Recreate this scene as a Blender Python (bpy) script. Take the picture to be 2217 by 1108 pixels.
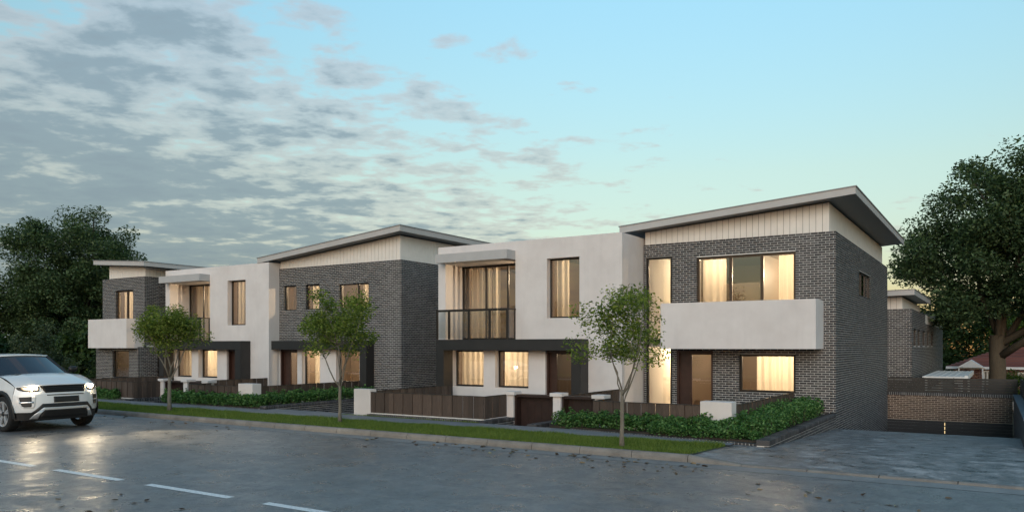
import bpy, bmesh, math, random
import numpy as np
from mathutils import Vector, Matrix

R = math.radians
random.seed(7)
scene = bpy.context.scene
for o in list(bpy.data.objects):
    bpy.data.objects.remove(o)
COL = scene.collection

# ------------------------------------------------------------------ camera
CAM_H = 2.3
CAM_YAW = R(32.21)
cam_data = bpy.data.cameras.new('camera')
cam = bpy.data.objects.new('camera', cam_data)
COL.objects.link(cam)
cam.location = (0, 0, CAM_H)
cam.rotation_euler = (R(90), 0, CAM_YAW)
cam_data.sensor_width = 36
cam_data.lens = 36 * 1677 / 2217
cam_data.shift_y = 196 / 2217
cam_data.clip_start = 0.1
cam_data.clip_end = 3000
scene.camera = cam

# ------------------------------------------------------------------ world: dusk sky, sun low behind the camera
SUN_AZ = R(158)          # measured clockwise from +Y, the sun stands over there
SUN_EL = R(5)
world = bpy.data.worlds.new('World')
scene.world = world
world.use_nodes = True
wt = world.node_tree
wt.nodes.clear()
def wn(t, **kw):
    n = wt.nodes.new(t)
    for k, v in kw.items():
        setattr(n, k, v)
    return n
def wl(a, b):
    wt.links.new(a, b)
def wmath(op, a, b=None, c=None):
    n = wn('ShaderNodeMath', operation=op)
    for i, v in enumerate((a, b, c)):
        if v is None:
            continue
        if isinstance(v, (int, float)):
            n.inputs[i].default_value = v
        else:
            wl(v, n.inputs[i])
    return n.outputs[0]
def wmix(fac, a, b, mode='MIX'):
    n = wn('ShaderNodeMix', data_type='RGBA', blend_type=mode)
    if isinstance(fac, (int, float)):
        n.inputs[0].default_value = fac
    else:
        wl(fac, n.inputs[0])
    for i, v in ((6, a), (7, b)):
        if isinstance(v, tuple):
            n.inputs[i].default_value = v + (1,)
        else:
            wl(v, n.inputs[i])
    return n.outputs[2]
def wramp(fac, stops, interp='LINEAR'):
    n = wn('ShaderNodeValToRGB')
    n.color_ramp.interpolation = interp
    el = n.color_ramp.elements
    while len(el) < len(stops):
        el.new(0.5)
    for e, (p, c) in zip(el, stops):
        e.position = p
        e.color = (c, c, c, 1) if isinstance(c, (int, float)) else tuple(c) + (1,)
    wl(fac, n.inputs[0])
    return n.outputs[0]
out = wn('ShaderNodeOutputWorld')
bg = wn('ShaderNodeBackground')
sky = wn('ShaderNodeTexSky', sky_type='NISHITA', sun_disc=False)
sky.sun_elevation = SUN_EL
sky.sun_rotation = SUN_AZ
sky.altitude = 50
sky.air_density = 1.2
sky.dust_density = 0.3
sky.ozone_density = 2.0
SKY_STRENGTH = 0.15
tc = wn('ShaderNodeTexCoord')
sep = wn('ShaderNodeSeparateXYZ')
wl(tc.outputs['Generated'], sep.inputs[0])
dx, dy, dz = sep.outputs[0], sep.outputs[1], sep.outputs[2]
zc = wmath('MAXIMUM', dz, 0.0)
# cloud sheet: directions are laid onto a flat layer high above the street
den = wmath('ADD', zc, 0.10)
cxn = wmath('DIVIDE', dx, den)
cyn = wmath('DIVIDE', dy, den)
comb = wn('ShaderNodeCombineXYZ')
wl(cxn, comb.inputs[0]); wl(cyn, comb.inputs[1])
def wnoise(vec, scale, detail, rough, loc=(0, 0, 0), stretch=(1, 1, 1), rot=0.0, dist=0.0):
    m = wn('ShaderNodeMapping')
    m.inputs['Location'].default_value = loc
    m.inputs['Rotation'].default_value = (0, 0, rot)
    m.inputs['Scale'].default_value = stretch
    wl(vec, m.inputs[0])
    n = wn('ShaderNodeTexNoise')
    n.inputs['Scale'].default_value = scale
    n.inputs['Detail'].default_value = detail
    n.inputs['Roughness'].default_value = rough
    n.inputs['Distortion'].default_value = dist
    wl(m.outputs[0], n.inputs['Vector'])
    return n.outputs['Fac']
vr = wn('ShaderNodeVectorRotate', rotation_type='Z_AXIS')
wl(comb.outputs[0], vr.inputs['Vector'])
vr.inputs['Angle'].default_value = R(-38)
n_big = wnoise(comb.outputs[0], 0.55, 2, 0.5, (3.1, 1.7, 0))
n_mid = wnoise(vr.outputs[0], 4.4, 7, 0.54, (0.4, 5.2, 0), (0.85, 1.0, 1), 0.0, 0.15)
n_fin = wnoise(vr.outputs[0], 12.0, 5, 0.58, (8.4, 2.2, 0), (0.85, 1.0, 1), 0.0, 0.15)
# the bank of cloud thins out towards +X (the open, clear half of the sky)
hor = wmath('SQRT', wmath('ADD', wmath('MULTIPLY', dx, dx), wmath('MULTIPLY', dy, dy)))
side = wmath('DIVIDE', dx, wmath('MAXIMUM', hor, 0.05))
bank = wramp(wmath('ADD', wmath('MULTIPLY', side, 0.5), 0.5), [(0.02, 0.150), (0.16, 0.115), (0.27, -0.0), (0.40, -0.11), (0.75, -0.2)])
bank2 = wn('ShaderNodeMapRange')
wl(wmath('MULTIPLY', side, -1.0), bank2.inputs[0])
bank2.inputs[1].default_value = 0.28; bank2.inputs[2].default_value = 0.84
bank2.inputs[3].default_value = -0.20; bank2.inputs[4].default_value = 0.095
dens = wmath('ADD', wmath('ADD', wmath('MULTIPLY', n_mid, 0.62), wmath('MULTIPLY', n_fin, 0.26)), wmath('MULTIPLY', n_big, 0.18))
dens = wmath('ADD', dens, bank2.outputs[0])
lowb = wn('ShaderNodeMapRange')
wl(zc, lowb.inputs[0])
lowb.inputs[1].default_value = 0.08; lowb.inputs[2].default_value = 0.46
lowb.inputs[3].default_value = 0.125; lowb.inputs[4].default_value = -0.085
dens = wmath('ADD', dens, lowb.outputs[0])
cloud = wramp(dens, [(0.48, 0.0), (0.575, 0.55), (0.68, 0.92), (0.8, 1.0)], 'EASE')
core = wramp(dens, [(0.53, 0.0), (0.68, 1.0)], 'EASE')
skyc = wmix(1.0, sky.outputs[0], (SKY_STRENGTH,) * 3, 'MULTIPLY')
# evening haze takes some light out of the lowest sky
skyc = wmix(1.0, skyc, wramp(zc, [(0.0, (0.30, 0.28, 0.42)), (0.06, (0.40, 0.37, 0.44)), (0.21, (0.62, 0.57, 0.515)), (0.41, (0.76, 0.85, 0.81)), (0.7, (0.76, 0.86, 0.84))]), 'MULTIPLY')
cl_edge = wmix(wramp(zc, [(0.0, 0.0), (0.30, 1.0)]), (0.155, 0.150, 0.143), (0.180, 0.148, 0.144))
cl_core = wmix(wramp(zc, [(0.0, 0.0), (0.30, 1.0)]), (0.056, 0.078, 0.090), (0.080, 0.102, 0.120))
clc = wmix(core, cl_edge, cl_core)
allc = wmix(wmath('MULTIPLY', cloud, 0.88), skyc, clc)
wl(allc, bg.inputs[0])
bg.inputs[1].default_value = 1.0
wl(bg.outputs[0], out.inputs[0])

# ------------------------------------------------------------------ sun (afterglow: wide and weak)
sun_data = bpy.data.lights.new('sun', 'SUN')
sun_data.energy = 0.42
sun_data.angle = R(35)
sun_data.color = (1.0, 0.89, 0.80)
sun = bpy.data.objects.new('sun', sun_data)
COL.objects.link(sun)
sd = Vector((math.sin(SUN_AZ) * math.cos(R(18)), math.cos(SUN_AZ) * math.cos(R(18)), math.sin(R(18))))
sun.rotation_euler = sd.to_track_quat('Z', 'Y').to_euler()

vs = scene.view_settings
vs.view_transform = 'Standard'
vs.look = 'None'
vs.exposure = 1.76
vs.gamma = 1.0
vs.use_curve_mapping = False
scene.cycles.use_denoising = True
scene.cycles.max_bounces = 8
scene.cycles.transparent_max_bounces = 16
scene.cycles.sample_clamp_indirect = 4.0
scene.cycles.caustics_reflective = False
scene.cycles.caustics_refractive = False

# ------------------------------------------------------------------ materials
MATS = {}
class NT:
    """small helper round a node tree"""
    def __init__(s, name):
        s.m = bpy.data.materials.new(name)
        s.m.use_nodes = True
        s.t = s.m.node_tree
        s.b = s.t.nodes['Principled BSDF']
        s.o = s.t.nodes['Material Output']
        MATS[name] = s.m
    def n(s, t, **kw):
        n = s.t.nodes.new(t)
        for k, v in kw.items():
            setattr(n, k, v)
        return n
    def l(s, a, b):
        s.t.links.new(a, b)
    def set(s, **kw):
        for k, v in kw.items():
            s.b.inputs[k.replace('_', ' ')].default_value = v
    def pos(s, scale=(1, 1, 1), rot=(0, 0, 0), kind='Object'):
        if kind == 'World':
            g = s.n('ShaderNodeNewGeometry'); src = g.outputs['Position']
        else:
            g = s.n('ShaderNodeTexCoord'); src = g.outputs[kind]
        m = s.n('ShaderNodeMapping')
        m.inputs['Scale'].default_value = scale
        m.inputs['Rotation'].default_value = rot
        s.l(src, m.inputs[0])
        return m.outputs[0]
    def turned(s, angle, scale):
        g = s.n('ShaderNodeNewGeometry')
        r = s.n('ShaderNodeVectorRotate', rotation_type='Z_AXIS')
        r.inputs['Angle'].default_value = angle
        s.l(g.outputs['Position'], r.inputs['Vector'])
        m = s.n('ShaderNodeMapping'); m.inputs['Scale'].default_value = scale
        s.l(r.outputs[0], m.inputs[0])
        return m.outputs[0]
    def noise(s, vec, scale, detail=4, rough=0.55, dist=0.0):
        n = s.n('ShaderNodeTexNoise')
        n.inputs['Scale'].default_value = scale
        n.inputs['Detail'].default_value = detail
        n.inputs['Roughness'].default_value = rough
        n.inputs['Distortion'].default_value = dist
        s.l(vec, n.inputs['Vector'])
        return n.outputs['Fac']
    def ramp(s, fac, stops, interp='LINEAR'):
        n = s.n('ShaderNodeValToRGB')
        n.color_ramp.interpolation = interp
        el = n.color_ramp.elements
        while len(el) < len(stops):
            el.new(0.5)
        for e, (p, c) in zip(el, stops):
            e.position = p
            e.color = (c, c, c, 1) if isinstance(c, (int, float)) else tuple(c) + (1,)
        s.l(fac, n.inputs[0])
        return n.outputs[0]
    def mix(s, fac, a, b, mode='MIX'):
        n = s.n('ShaderNodeMix', data_type='RGBA', blend_type=mode)
        for i, v in ((0, fac), (6, a), (7, b)):
            if isinstance(v, (int, float)):
                n.inputs[i].default_value = v
            elif isinstance(v, tuple):
                n.inputs[i].default_value = v + (1,)
            else:
                s.l(v, n.inputs[i])
        return n.outputs[2]
    def math(s, op, a, b=None):
        n = s.n('ShaderNodeMath', operation=op)
        for i, v in enumerate((a, b)):
            if v is None:
                continue
            if isinstance(v, (int, float)):
                n.inputs[i].default_value = v
            else:
                s.l(v, n.inputs[i])
        return n.outputs[0]
    def bump(s, h, strength=0.3, dist=0.02):
        n = s.n('ShaderNodeBump')
        n.inputs['Strength'].default_value = strength
        n.inputs['Distance'].default_value = dist
        s.l(h, n.inputs['Height'])
        s.l(n.outputs[0], s.b.inputs['Normal'])
    def col(s, c):
        s.l(c, s.b.inputs['Base Color'])
    def rand(s, per_object):
        if per_object:
            return s.n('ShaderNodeObjectInfo').outputs['Random']
        return s.n('ShaderNodeNewGeometry').outputs['Random Per Island']

def simple(name, col, rough=0.5, metal=0.0, spec=0.5, var=0.0, vscale=6.0, bump=0.0, bscale=60.0):
    k = NT(name)
    k.set(Base_Color=col + (1,), Roughness=rough, Metallic=metal)
    k.b.inputs['Specular IOR Level'].default_value = spec
    p = None
    if var or bump:
        p = k.pos(kind='World')
    if var:
        f = k.noise(p, vscale, 5, 0.6)
        lo = tuple(c * (1 - var) for c in col); hi = tuple(min(1, c * (1 + var)) for c in col)
        k.col(k.ramp(f, [(0.3, lo), (0.7, hi)]))
    if bump:
        k.bump(k.noise(p, bscale, 4, 0.6), bump, 0.01)
    return k.m

def brick_mat(name, per_object, dark, mid, light):
    k = NT(name)
    r = k.rand(per_object)
    c = k.ramp(r, [(0.0, dark), (0.30, tuple(m * 0.8 for m in mid)), (0.68, tuple(m * 1.2 for m in mid)), (0.88, light), (1.0, tuple(m * 1.15 for m in light))])
    p = k.pos(kind='World')
    f = k.noise(p, 38, 5, 0.65)
    g = k.noise(p, 0.7, 3, 0.5)
    c = k.mix(k.ramp(f, [(0.35, 0.0), (0.75, 0.5)]), c, tuple(m * 0.55 for m in mid))
    c = k.mix(k.ramp(g, [(0.40, 0.0), (0.75, 0.35)]), c, light)
    k.col(c)
    k.set(Roughness=0.62)
    k.bump(f, 0.35, 0.006)
BD, BM, BL = (0.017, 0.017, 0.020), (0.044, 0.042, 0.045), (0.105, 0.100, 0.100)
brick_mat('brick_single', True, BD, BM, BL)
brick_mat('brick_mass', False, BD, BM, BL)
RD, RM, RL = (0.050, 0.030, 0.022), (0.105, 0.066, 0.046), (0.15, 0.105, 0.080)  # brown bricks, with the warm light on the ramp wall mixed in
brick_mat('brick_brown_single', True, RD, RM, RL)
brick_mat('brick_brown_mass', False, RD, RM, RL)
brick_mat('brick_red_mass', False, (0.09, 0.025, 0.018), (0.16, 0.048, 0.03), (0.2, 0.075, 0.045))

k = NT('mortar')
p = k.pos(kind='World')
k.col(k.ramp(k.noise(p, 9, 5, 0.6), [(0.3, (0.52, 0.51, 0.49)), (0.7, (0.66, 0.65, 0.62))]))
k.set(Roughness=0.9)
k.bump(k.noise(p, 160, 3, 0.6), 0.3, 0.004)

k = NT('mortar_warm_lit')  # mortar of the ramp wall, warm light tinted into its colour
p = k.pos(kind='World')
k.col(k.ramp(k.noise(p, 9, 5, 0.6), [(0.3, (0.52, 0.42, 0.33)), (0.7, (0.66, 0.54, 0.43))]))
k.set(Roughness=0.9)

def render_mat(name, a, b):
    k = NT(name)
    p = k.pos(kind='World')
    f = k.noise(p, 1.1, 7, 0.62)
    p2 = k.pos((5.0, 5.0, 0.35), kind='World')
    f2 = k.noise(p2, 1.0, 5, 0.6)
    c = k.ramp(f, [(0.28, a), (0.72, b)])
    c = k.mix(k.ramp(f2, [(0.52, 0.0), (0.80, 0.16)]), c, tuple(v * 0.7 for v in a))
    f3 = k.noise(p, 7.0, 6, 0.7, 0.4)
    c = k.mix(k.ramp(f3, [(0.60, 0.0), (0.82, 0.20)]), c, tuple(v * 0.78 for v in a))
    k.col(c)
    k.set(Roughness=0.85)
    k.bump(k.noise(p, 55, 6, 0.65), 0.22, 0.012)
render_mat('white_render', (0.635, 0.592, 0.572), (0.74, 0.70, 0.68))
simple('interior_paint', (0.125, 0.092, 0.066), 0.8)
simple('interior_white', (0.82, 0.79, 0.74), 0.7)
simple('interior_floor', (0.26, 0.17, 0.10), 0.45, var=0.2, vscale=3)
simple('interior_dark', (0.10, 0.075, 0.055), 0.6)
simple('fascia_paint', (0.46, 0.445, 0.43), 0.55, var=0.05, vscale=2.0)
simple('canopy_paint', (0.44, 0.435, 0.43), 0.6, var=0.05, vscale=2.0)
simple('soffit_paint', (0.30, 0.30, 0.30), 0.7)
simple('roof_metal', (0.30, 0.30, 0.31), 0.4, 0.3)
simple('cladding_paint', (0.78, 0.74, 0.69), 0.6, var=0.05, vscale=3.0, bump=0.05, bscale=90)
simple('cladding_shadow_gap', (0.22, 0.20, 0.185), 0.8)
simple('portal_paint', (0.022, 0.020, 0.019), 0.5, var=0.15, vscale=2.5, bump=0.06, bscale=70)
simple('window_frame_metal', (0.020, 0.016, 0.014), 0.35, 0.2)
simple('bronze_frame', (0.075, 0.050, 0.034), 0.35, 0.35)
simple('door_timber', (0.045, 0.020, 0.014), 0.4, var=0.2, vscale=6)
simple('gate_metal', (0.032, 0.017, 0.014), 0.45, 0.1, var=0.2, vscale=4)
simple('carport_white', (0.72, 0.72, 0.71), 0.5, var=0.06, vscale=3)
simple('slat_paint', (0.030, 0.026, 0.022), 0.6, var=0.2, vscale=5)
simple('garage_metal', (0.022, 0.024, 0.028), 0.45, 0.2)
simple('flashing_grey', (0.10, 0.13, 0.165), 0.5, var=0.1)

def plank_mat(name, a, b):
    k = NT(name)
    r = k.rand(True)
    p = k.pos((9, 9, 0.8), kind='World')
    f = k.noise(p, 6, 6, 0.65, 0.6)
    c = k.ramp(f, [(0.25, a), (0.75, b)])
    c = k.mix(k.math('MULTIPLY', r, 0.6), c, tuple(v * 0.5 for v in a))
    k.col(c)
    k.set(Roughness=0.65)
    k.bump(f, 0.35, 0.006)
plank_mat('fence_timber', (0.050, 0.034, 0.026), (0.135, 0.095, 0.074))

def glass_mat(name, tint, rough=0.0, extra=0.05):
    k = NT(name)
    tr = k.n('ShaderNodeBsdfTransparent'); tr.inputs[0].default_value = tint + (1,)
    gl = k.n('ShaderNodeBsdfGlossy'); gl.inputs['Roughness'].default_value = rough
    fr = k.n('ShaderNodeFresnel'); fr.inputs[0].default_value = 1.52
    m = k.n('ShaderNodeMixShader')
    a = k.math('ADD', k.math('MULTIPLY', fr.outputs[0], 1.7), extra)
    k.l(a, m.inputs[0]); k.l(tr.outputs[0], m.inputs[1]); k.l(gl.outputs[0], m.inputs[2])
    k.l(m.outputs[0], k.o.inputs[0])
glass_mat('window_glass', (0.88, 0.86, 0.82), 0.0, 0.11)
glass_mat('balustrade_glass', (0.80, 0.82, 0.82), 0.0, 0.06)

k = NT('curtain_cloth')
di = k.n('ShaderNodeBsdfDiffuse'); di.inputs[0].default_value = (0.84, 0.77, 0.65, 1)
tl = k.n('ShaderNodeBsdfTranslucent'); tl.inputs[0].default_value = (0.90, 0.81, 0.67, 1)
m = k.n('ShaderNodeMixShader'); m.inputs[0].default_value = 0.5
k.l(di.outputs[0], m.inputs[1]); k.l(tl.outputs[0], m.inputs[2]); k.l(m.outputs[0], k.o.inputs[0])

# ground materials
k = NT('asphalt')
p = k.pos(kind='World')
ps = k.pos((0.35, 1.6, 1.0), (0, 0, R(4)), kind='World')
big = k.noise(ps, 0.55, 6, 0.6, 0.4)
streak = k.noise(p, 2.1, 9, 0.74, 0.4)
fine = k.noise(p, 60, 4, 0.75)
med = k.noise(p, 14, 6, 0.7)
c = k.ramp(big, [(0.30, (0.085, 0.087, 0.092)), (0.70, (0.155, 0.156, 0.160))])
c = k.mix(k.ramp(streak, [(0.42, 0.0), (0.60, 0.85)]), c, (0.036, 0.038, 0.042))
c = k.mix(k.ramp(med, [(0.50, 0.0), (0.70, 0.6)]), c, (0.25, 0.25, 0.25))
c = k.mix(k.ramp(fine, [(0.46, 0.0), (0.64, 0.8)]), c, (0.30, 0.30, 0.30))
k.col(c)
rg = k.ramp(k.noise(p, 1.6, 8, 0.72, 0.4), [(0.38, 0.23), (0.60, 0.50)])
k.l(rg, k.b.inputs['Roughness'])
k.b.inputs['Specular IOR Level'].default_value = 0.7
wave = k.noise(k.turned(R(-32), (0.75, 4.2, 1.0)), 4.2, 4, 0.6, 0.3)
h = k.math('ADD', k.math('MULTIPLY', wave, 0.72), k.math('ADD', k.math('MULTIPLY', med, 0.22), k.math('MULTIPLY', fine, 0.16)))
k.bump(h, 0.75, 0.026)

k = NT('road_paint')
p = k.pos(kind='World')
f = k.noise(p, 22, 6, 0.7)
k.col(k.ramp(f, [(0.30, (0.34, 0.34, 0.34)), (0.5, (0.84, 0.84, 0.83))]))
k.set(Roughness=0.5)
k.bump(f, 0.2, 0.004)

def concrete(name, a, b, rough=0.75, bs=0.25):
    k = NT(name)
    p = k.pos(kind='World')
    f = k.noise(p, 2.2, 7, 0.65, 0.3)
    g = k.noise(p, 45, 4, 0.65)
    c = k.ramp(f, [(0.28, a), (0.72, b)])
    c = k.mix(k.ramp(g, [(0.5, 0.0), (0.75, 0.35)]), c, tuple(v * 0.6 for v in a))
    k.col(c)
    k.set(Roughness=rough)
    k.bump(g, bs, 0.008)
concrete('kerb_concrete', (0.13, 0.12, 0.11), (0.25, 0.235, 0.215))
concrete('gutter_concrete', (0.15, 0.152, 0.155), (0.25, 0.25, 0.25), 0.55)
concrete('path_concrete', (0.145, 0.15, 0.158), (0.235, 0.24, 0.248), 0.7)
concrete('path_dark', (0.055, 0.056, 0.06), (0.10, 0.10, 0.105), 0.7)
concrete('soil', (0.022, 0.017, 0.012), (0.05, 0.038, 0.027), 0.95, 0.6)
concrete('terrain_earth', (0.022, 0.030, 0.014), (0.045, 0.052, 0.026), 0.95, 0.6)
concrete('turf_soil', (0.045, 0.075, 0.018), (0.08, 0.115, 0.03), 0.95, 0.6)

k = NT('driveway_stone')
p = k.pos(kind='World')
ps = k.pos((1.0, 1.25, 1.0), (0, 0, R(3)), kind='World')
f = k.noise(ps, 2.4, 9, 0.78, 0.4)
b = k.n('ShaderNodeTexBrick')
b.inputs['Scale'].default_value = 1.0
b.inputs['Mortar Size'].default_value = 0.004
b.inputs['Brick Width'].default_value = 0.42
b.inputs['Row Height'].default_value = 0.14
b.inputs['Color1'].default_value = (0.8, 0.8, 0.8, 1); b.inputs['Color2'].default_value = (1, 1, 1, 1); b.inputs['Mortar'].default_value = (0.55, 0.55, 0.55, 1)
k.l(k.pos(kind='World'), b.inputs['Vector'])
c = k.ramp(f, [(0.36, (0.050, 0.054, 0.060)), (0.5, (0.160, 0.165, 0.172)), (0.62, (0.38, 0.385, 0.395))])
c = k.mix(1.0, c, b.outputs['Color'], 'MULTIPLY')
k.col(c)
k.l(k.ramp(f, [(0.35, 0.22), (0.65, 0.62)]), k.b.inputs['Roughness'])
hh = k.math('ADD', k.math('MULTIPLY', f, 0.7), k.math('MULTIPLY', k.noise(p, 30, 5, 0.7), 0.4))
k.bump(hh, 0.9, 0.03)

def leaf_mat(name, dark, mid, light, trans=0.35):
    k = NT(name)
    r = k.rand(False)
    c = k.ramp(r, [(0.0, dark), (0.5, mid), (1.0, light)])
    k.col(c)
    k.set(Roughness=0.55)
    k.b.inputs['Specular IOR Level'].default_value = 0.3
    t = k.n('ShaderNodeBsdfTranslucent')
    k.l(k.mix(1.0, c, (1.1, 1.25, 0.6), 'MULTIPLY'), t.inputs[0])
    m = k.n('ShaderNodeMixShader'); m.inputs[0].default_value = trans
    k.l(k.b.outputs[0], m.inputs[1]); k.l(t.outputs[0], m.inputs[2]); k.l(m.outputs[0], k.o.inputs[0])
leaf_mat('leaf_street', (0.065, 0.105, 0.020), (0.155, 0.215, 0.042), (0.30, 0.35, 0.08), 0.45)
leaf_mat('leaf_hedge', (0.026, 0.085, 0.026), (0.085, 0.205, 0.060), (0.22, 0.38, 0.14), 0.42)
leaf_mat('leaf_big', (0.022, 0.044, 0.020), (0.058, 0.100, 0.042), (0.125, 0.185, 0.080), 0.3)
leaf_mat('leaf_dark', (0.014, 0.030, 0.009), (0.036, 0.070, 0.020), (0.075, 0.125, 0.038), 0.25)
leaf_mat('leaf_shrub', (0.024, 0.045, 0.022), (0.052, 0.080, 0.038), (0.10, 0.13, 0.07), 0.25)
leaf_mat('leaf_lime', (0.040, 0.070, 0.010), (0.070, 0.115, 0.016), (0.11, 0.16, 0.026))
leaf_mat('grass_blade', (0.060, 0.105, 0.020), (0.125, 0.200, 0.034), (0.25, 0.30, 0.080), 0.42)
def bark(name, a, b):
    k = NT(name)
    p = k.pos((5, 5, 0.9), kind='World')
    f = k.noise(p, 5, 6, 0.7, 0.8)
    k.col(k.ramp(f, [(0.25, a), (0.75, b)]))
    k.set(Roughness=0.9)
    k.bump(f, 0.6, 0.03)
bark('bark_pale', (0.10, 0.088, 0.070), (0.24, 0.215, 0.175))
bark('bark_brown', (0.045, 0.036, 0.024), (0.12, 0.095, 0.065))
bark('bark_dark', (0.022, 0.018, 0.013), (0.06, 0.048, 0.035))

k = NT('dry_leaf')
c = k.ramp(k.rand(True), [(0.0, (0.05, 0.036, 0.022)), (0.45, (0.12, 0.080, 0.042)), (0.8, (0.24, 0.17, 0.085)), (1.0, (0.20, 0.20, 0.12))])
k.col(c); k.set(Roughness=0.6)

# ------------------------------------------------------------------ mesh helpers
class MB:
    def __init__(s):
        s.v = []; s.f = []
    def quad(s, *pts):
        i = len(s.v); s.v += [tuple(p) for p in pts]; s.f.append(tuple(range(i, i + len(pts)))); return s
    def box(s, x0, x1, y0, y1, z0, z1):
        i = len(s.v)
        s.v += [(x0, y0, z0), (x1, y0, z0), (x1, y1, z0), (x0, y1, z0), (x0, y0, z1), (x1, y0, z1), (x1, y1, z1), (x0, y1, z1)]
        s.f += [(i, i+3, i+2, i+1), (i+4, i+5, i+6, i+7), (i, i+1, i+5, i+4), (i+1, i+2, i+6, i+5), (i+2, i+3, i+7, i+6), (i+3, i, i+4, i+7)]
        return s
    def hexa(s, p):
        """8 points, bottom ring then top ring"""
        i = len(s.v); s.v += [tuple(q) for q in p]
        s.f += [(i, i+3, i+2, i+1), (i+4, i+5, i+6, i+7), (i, i+1, i+5, i+4), (i+1, i+2, i+6, i+5), (i+2, i+3, i+7, i+6), (i+3, i, i+4, i+7)]
        return s
    def prism_x(s, prof, x0, x1):
        """closed (y, z) profile pushed along x"""
        i = len(s.v); n = len(prof)
        s.v += [(x0, y, z) for y, z in prof] + [(x1, y, z) for y, z in prof]
        for a in range(n):
            b = (a + 1) % n
            s.f.append((i+a, i+b, i+n+b, i+n+a))
        s.f.append(tuple(i + a for a in reversed(range(n)))); s.f.append(tuple(i + n + a for a in range(n)))
        return s
    def tube(s, pts, rad, n=8, cap=True):
        pts = [Vector(p) for p in pts]
        i0 = len(s.v); up = Vector((0.31, 0.17, 0.93))
        for k, p in enumerate(pts):
            t = (pts[min(k+1, len(pts)-1)] - pts[max(k-1, 0)]).normalized()
            a = t.cross(up)
            if a.length < 0.05:
                a = t.cross(Vector((1, 0, 0)))
            a.normalize(); b = t.cross(a)
            for q in range(n):
                th = 2 * math.pi * q / n
                s.v.append(tuple(p + (a * math.cos(th) + b * math.sin(th)) * rad[k]))
        for k in range(len(pts) - 1):
            for q in range(n):
                r = (q + 1) % n
                s.f.append((i0+k*n+q, i0+k*n+r, i0+(k+1)*n+r, i0+(k+1)*n+q))
        if cap:
            s.f.append(tuple(i0 + q for q in reversed(range(n)))); e = i0 + (len(pts)-1)*n
            s.f.append(tuple(e + q for q in range(n)))
        return s
    def grid(s, rows):
        """rows of equally many points"""
        i0 = len(s.v); n = len(rows[0])
        for r in rows:
            s.v += [tuple(p) for p in r]
        for a in range(len(rows) - 1):
            for b in range(n - 1):
                s.f.append((i0+a*n+b, i0+a*n+b+1, i0+(a+1)*n+b+1, i0+(a+1)*n+b))
        return s
    def mesh(s, name, smooth=False):
        me = bpy.data.meshes.new(name)
        me.from_pydata(s.v, [], s.f)
        me.update()
        if smooth:
            me.polygons.foreach_set('use_smooth', [True] * len(me.polygons))
        return me
    def build(s, name, mat, parent=None, smooth=False, bevel=0.0):
        o = bpy.data.objects.new(name, s.mesh(name, smooth))
        o.data.materials.append(MATS[mat])
        COL.objects.link(o)
        if parent is not None:
            attach(o, parent)
        if bevel:
            b = o.modifiers.new('bevel', 'BEVEL'); b.width = bevel; b.segments = 2; b.limit_method = 'ANGLE'
        return o

WLOC = {}
def world_loc(o):
    v = Vector(o.location)
    return v
def attach(o, parent):
    """parent keeping world coordinates (roots are never rotated, except the car)"""
    o.parent = parent
    if parent.name in WLOC:
        o.matrix_parent_inverse = Matrix.Translation(-WLOC[parent.name])
        WLOC[o.name] = Vector((0, 0, 0))
    return o
def thing(name, label, cat, loc=(0, 0, 0), group=None):
    o = bpy.data.objects.new(name, None)
    COL.objects.link(o)
    o.location = loc
    o.empty_display_size = 0.2
    WLOC[o.name] = Vector(loc)
    o['label'] = label; o['category'] = cat
    if group:
        o['group'] = group
    return o
def tag(o, label=None, cat=None, group=None, kind=None):
    for k_, v in (('label', label), ('category', cat), ('group', group), ('kind', kind)):
        if v:
            o[k_] = v
    return o
def box(name, mat, parent, x0, x1, y0, y1, z0, z1, bevel=0.0):
    return MB().box(x0, x1, y0, y1, z0, z1).build(name, mat, parent, bevel=bevel)

def np_mesh(name, verts, faces_n, mat, parent=None, smooth=False):
    """verts: (N*k,3) array of N separate k-gons"""
    k_ = faces_n
    nv = len(verts); nf = nv // k_
    me = bpy.data.meshes.new(name)
    me.vertices.add(nv); me.loops.add(nv); me.polygons.add(nf)
    me.vertices.foreach_set('co', np.asarray(verts, dtype=np.float32).ravel())
    me.loops.foreach_set('vertex_index', np.arange(nv, dtype=np.int32))
    me.polygons.foreach_set('loop_start', np.arange(0, nv, k_, dtype=np.int32))
    me.polygons.foreach_set('loop_total', np.full(nf, k_, dtype=np.int32))
    me.update(); me.validate()
    o = bpy.data.objects.new(name, me)
    me.materials.append(MATS[mat])
    COL.objects.link(o)
    if parent is not None:
        attach(o, parent)
    return o

# projection, only used to choose which bricks show largest
def depth(x, y):
    return -x * math.sin(CAM_YAW) + y * math.cos(CAM_YAW)

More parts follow.
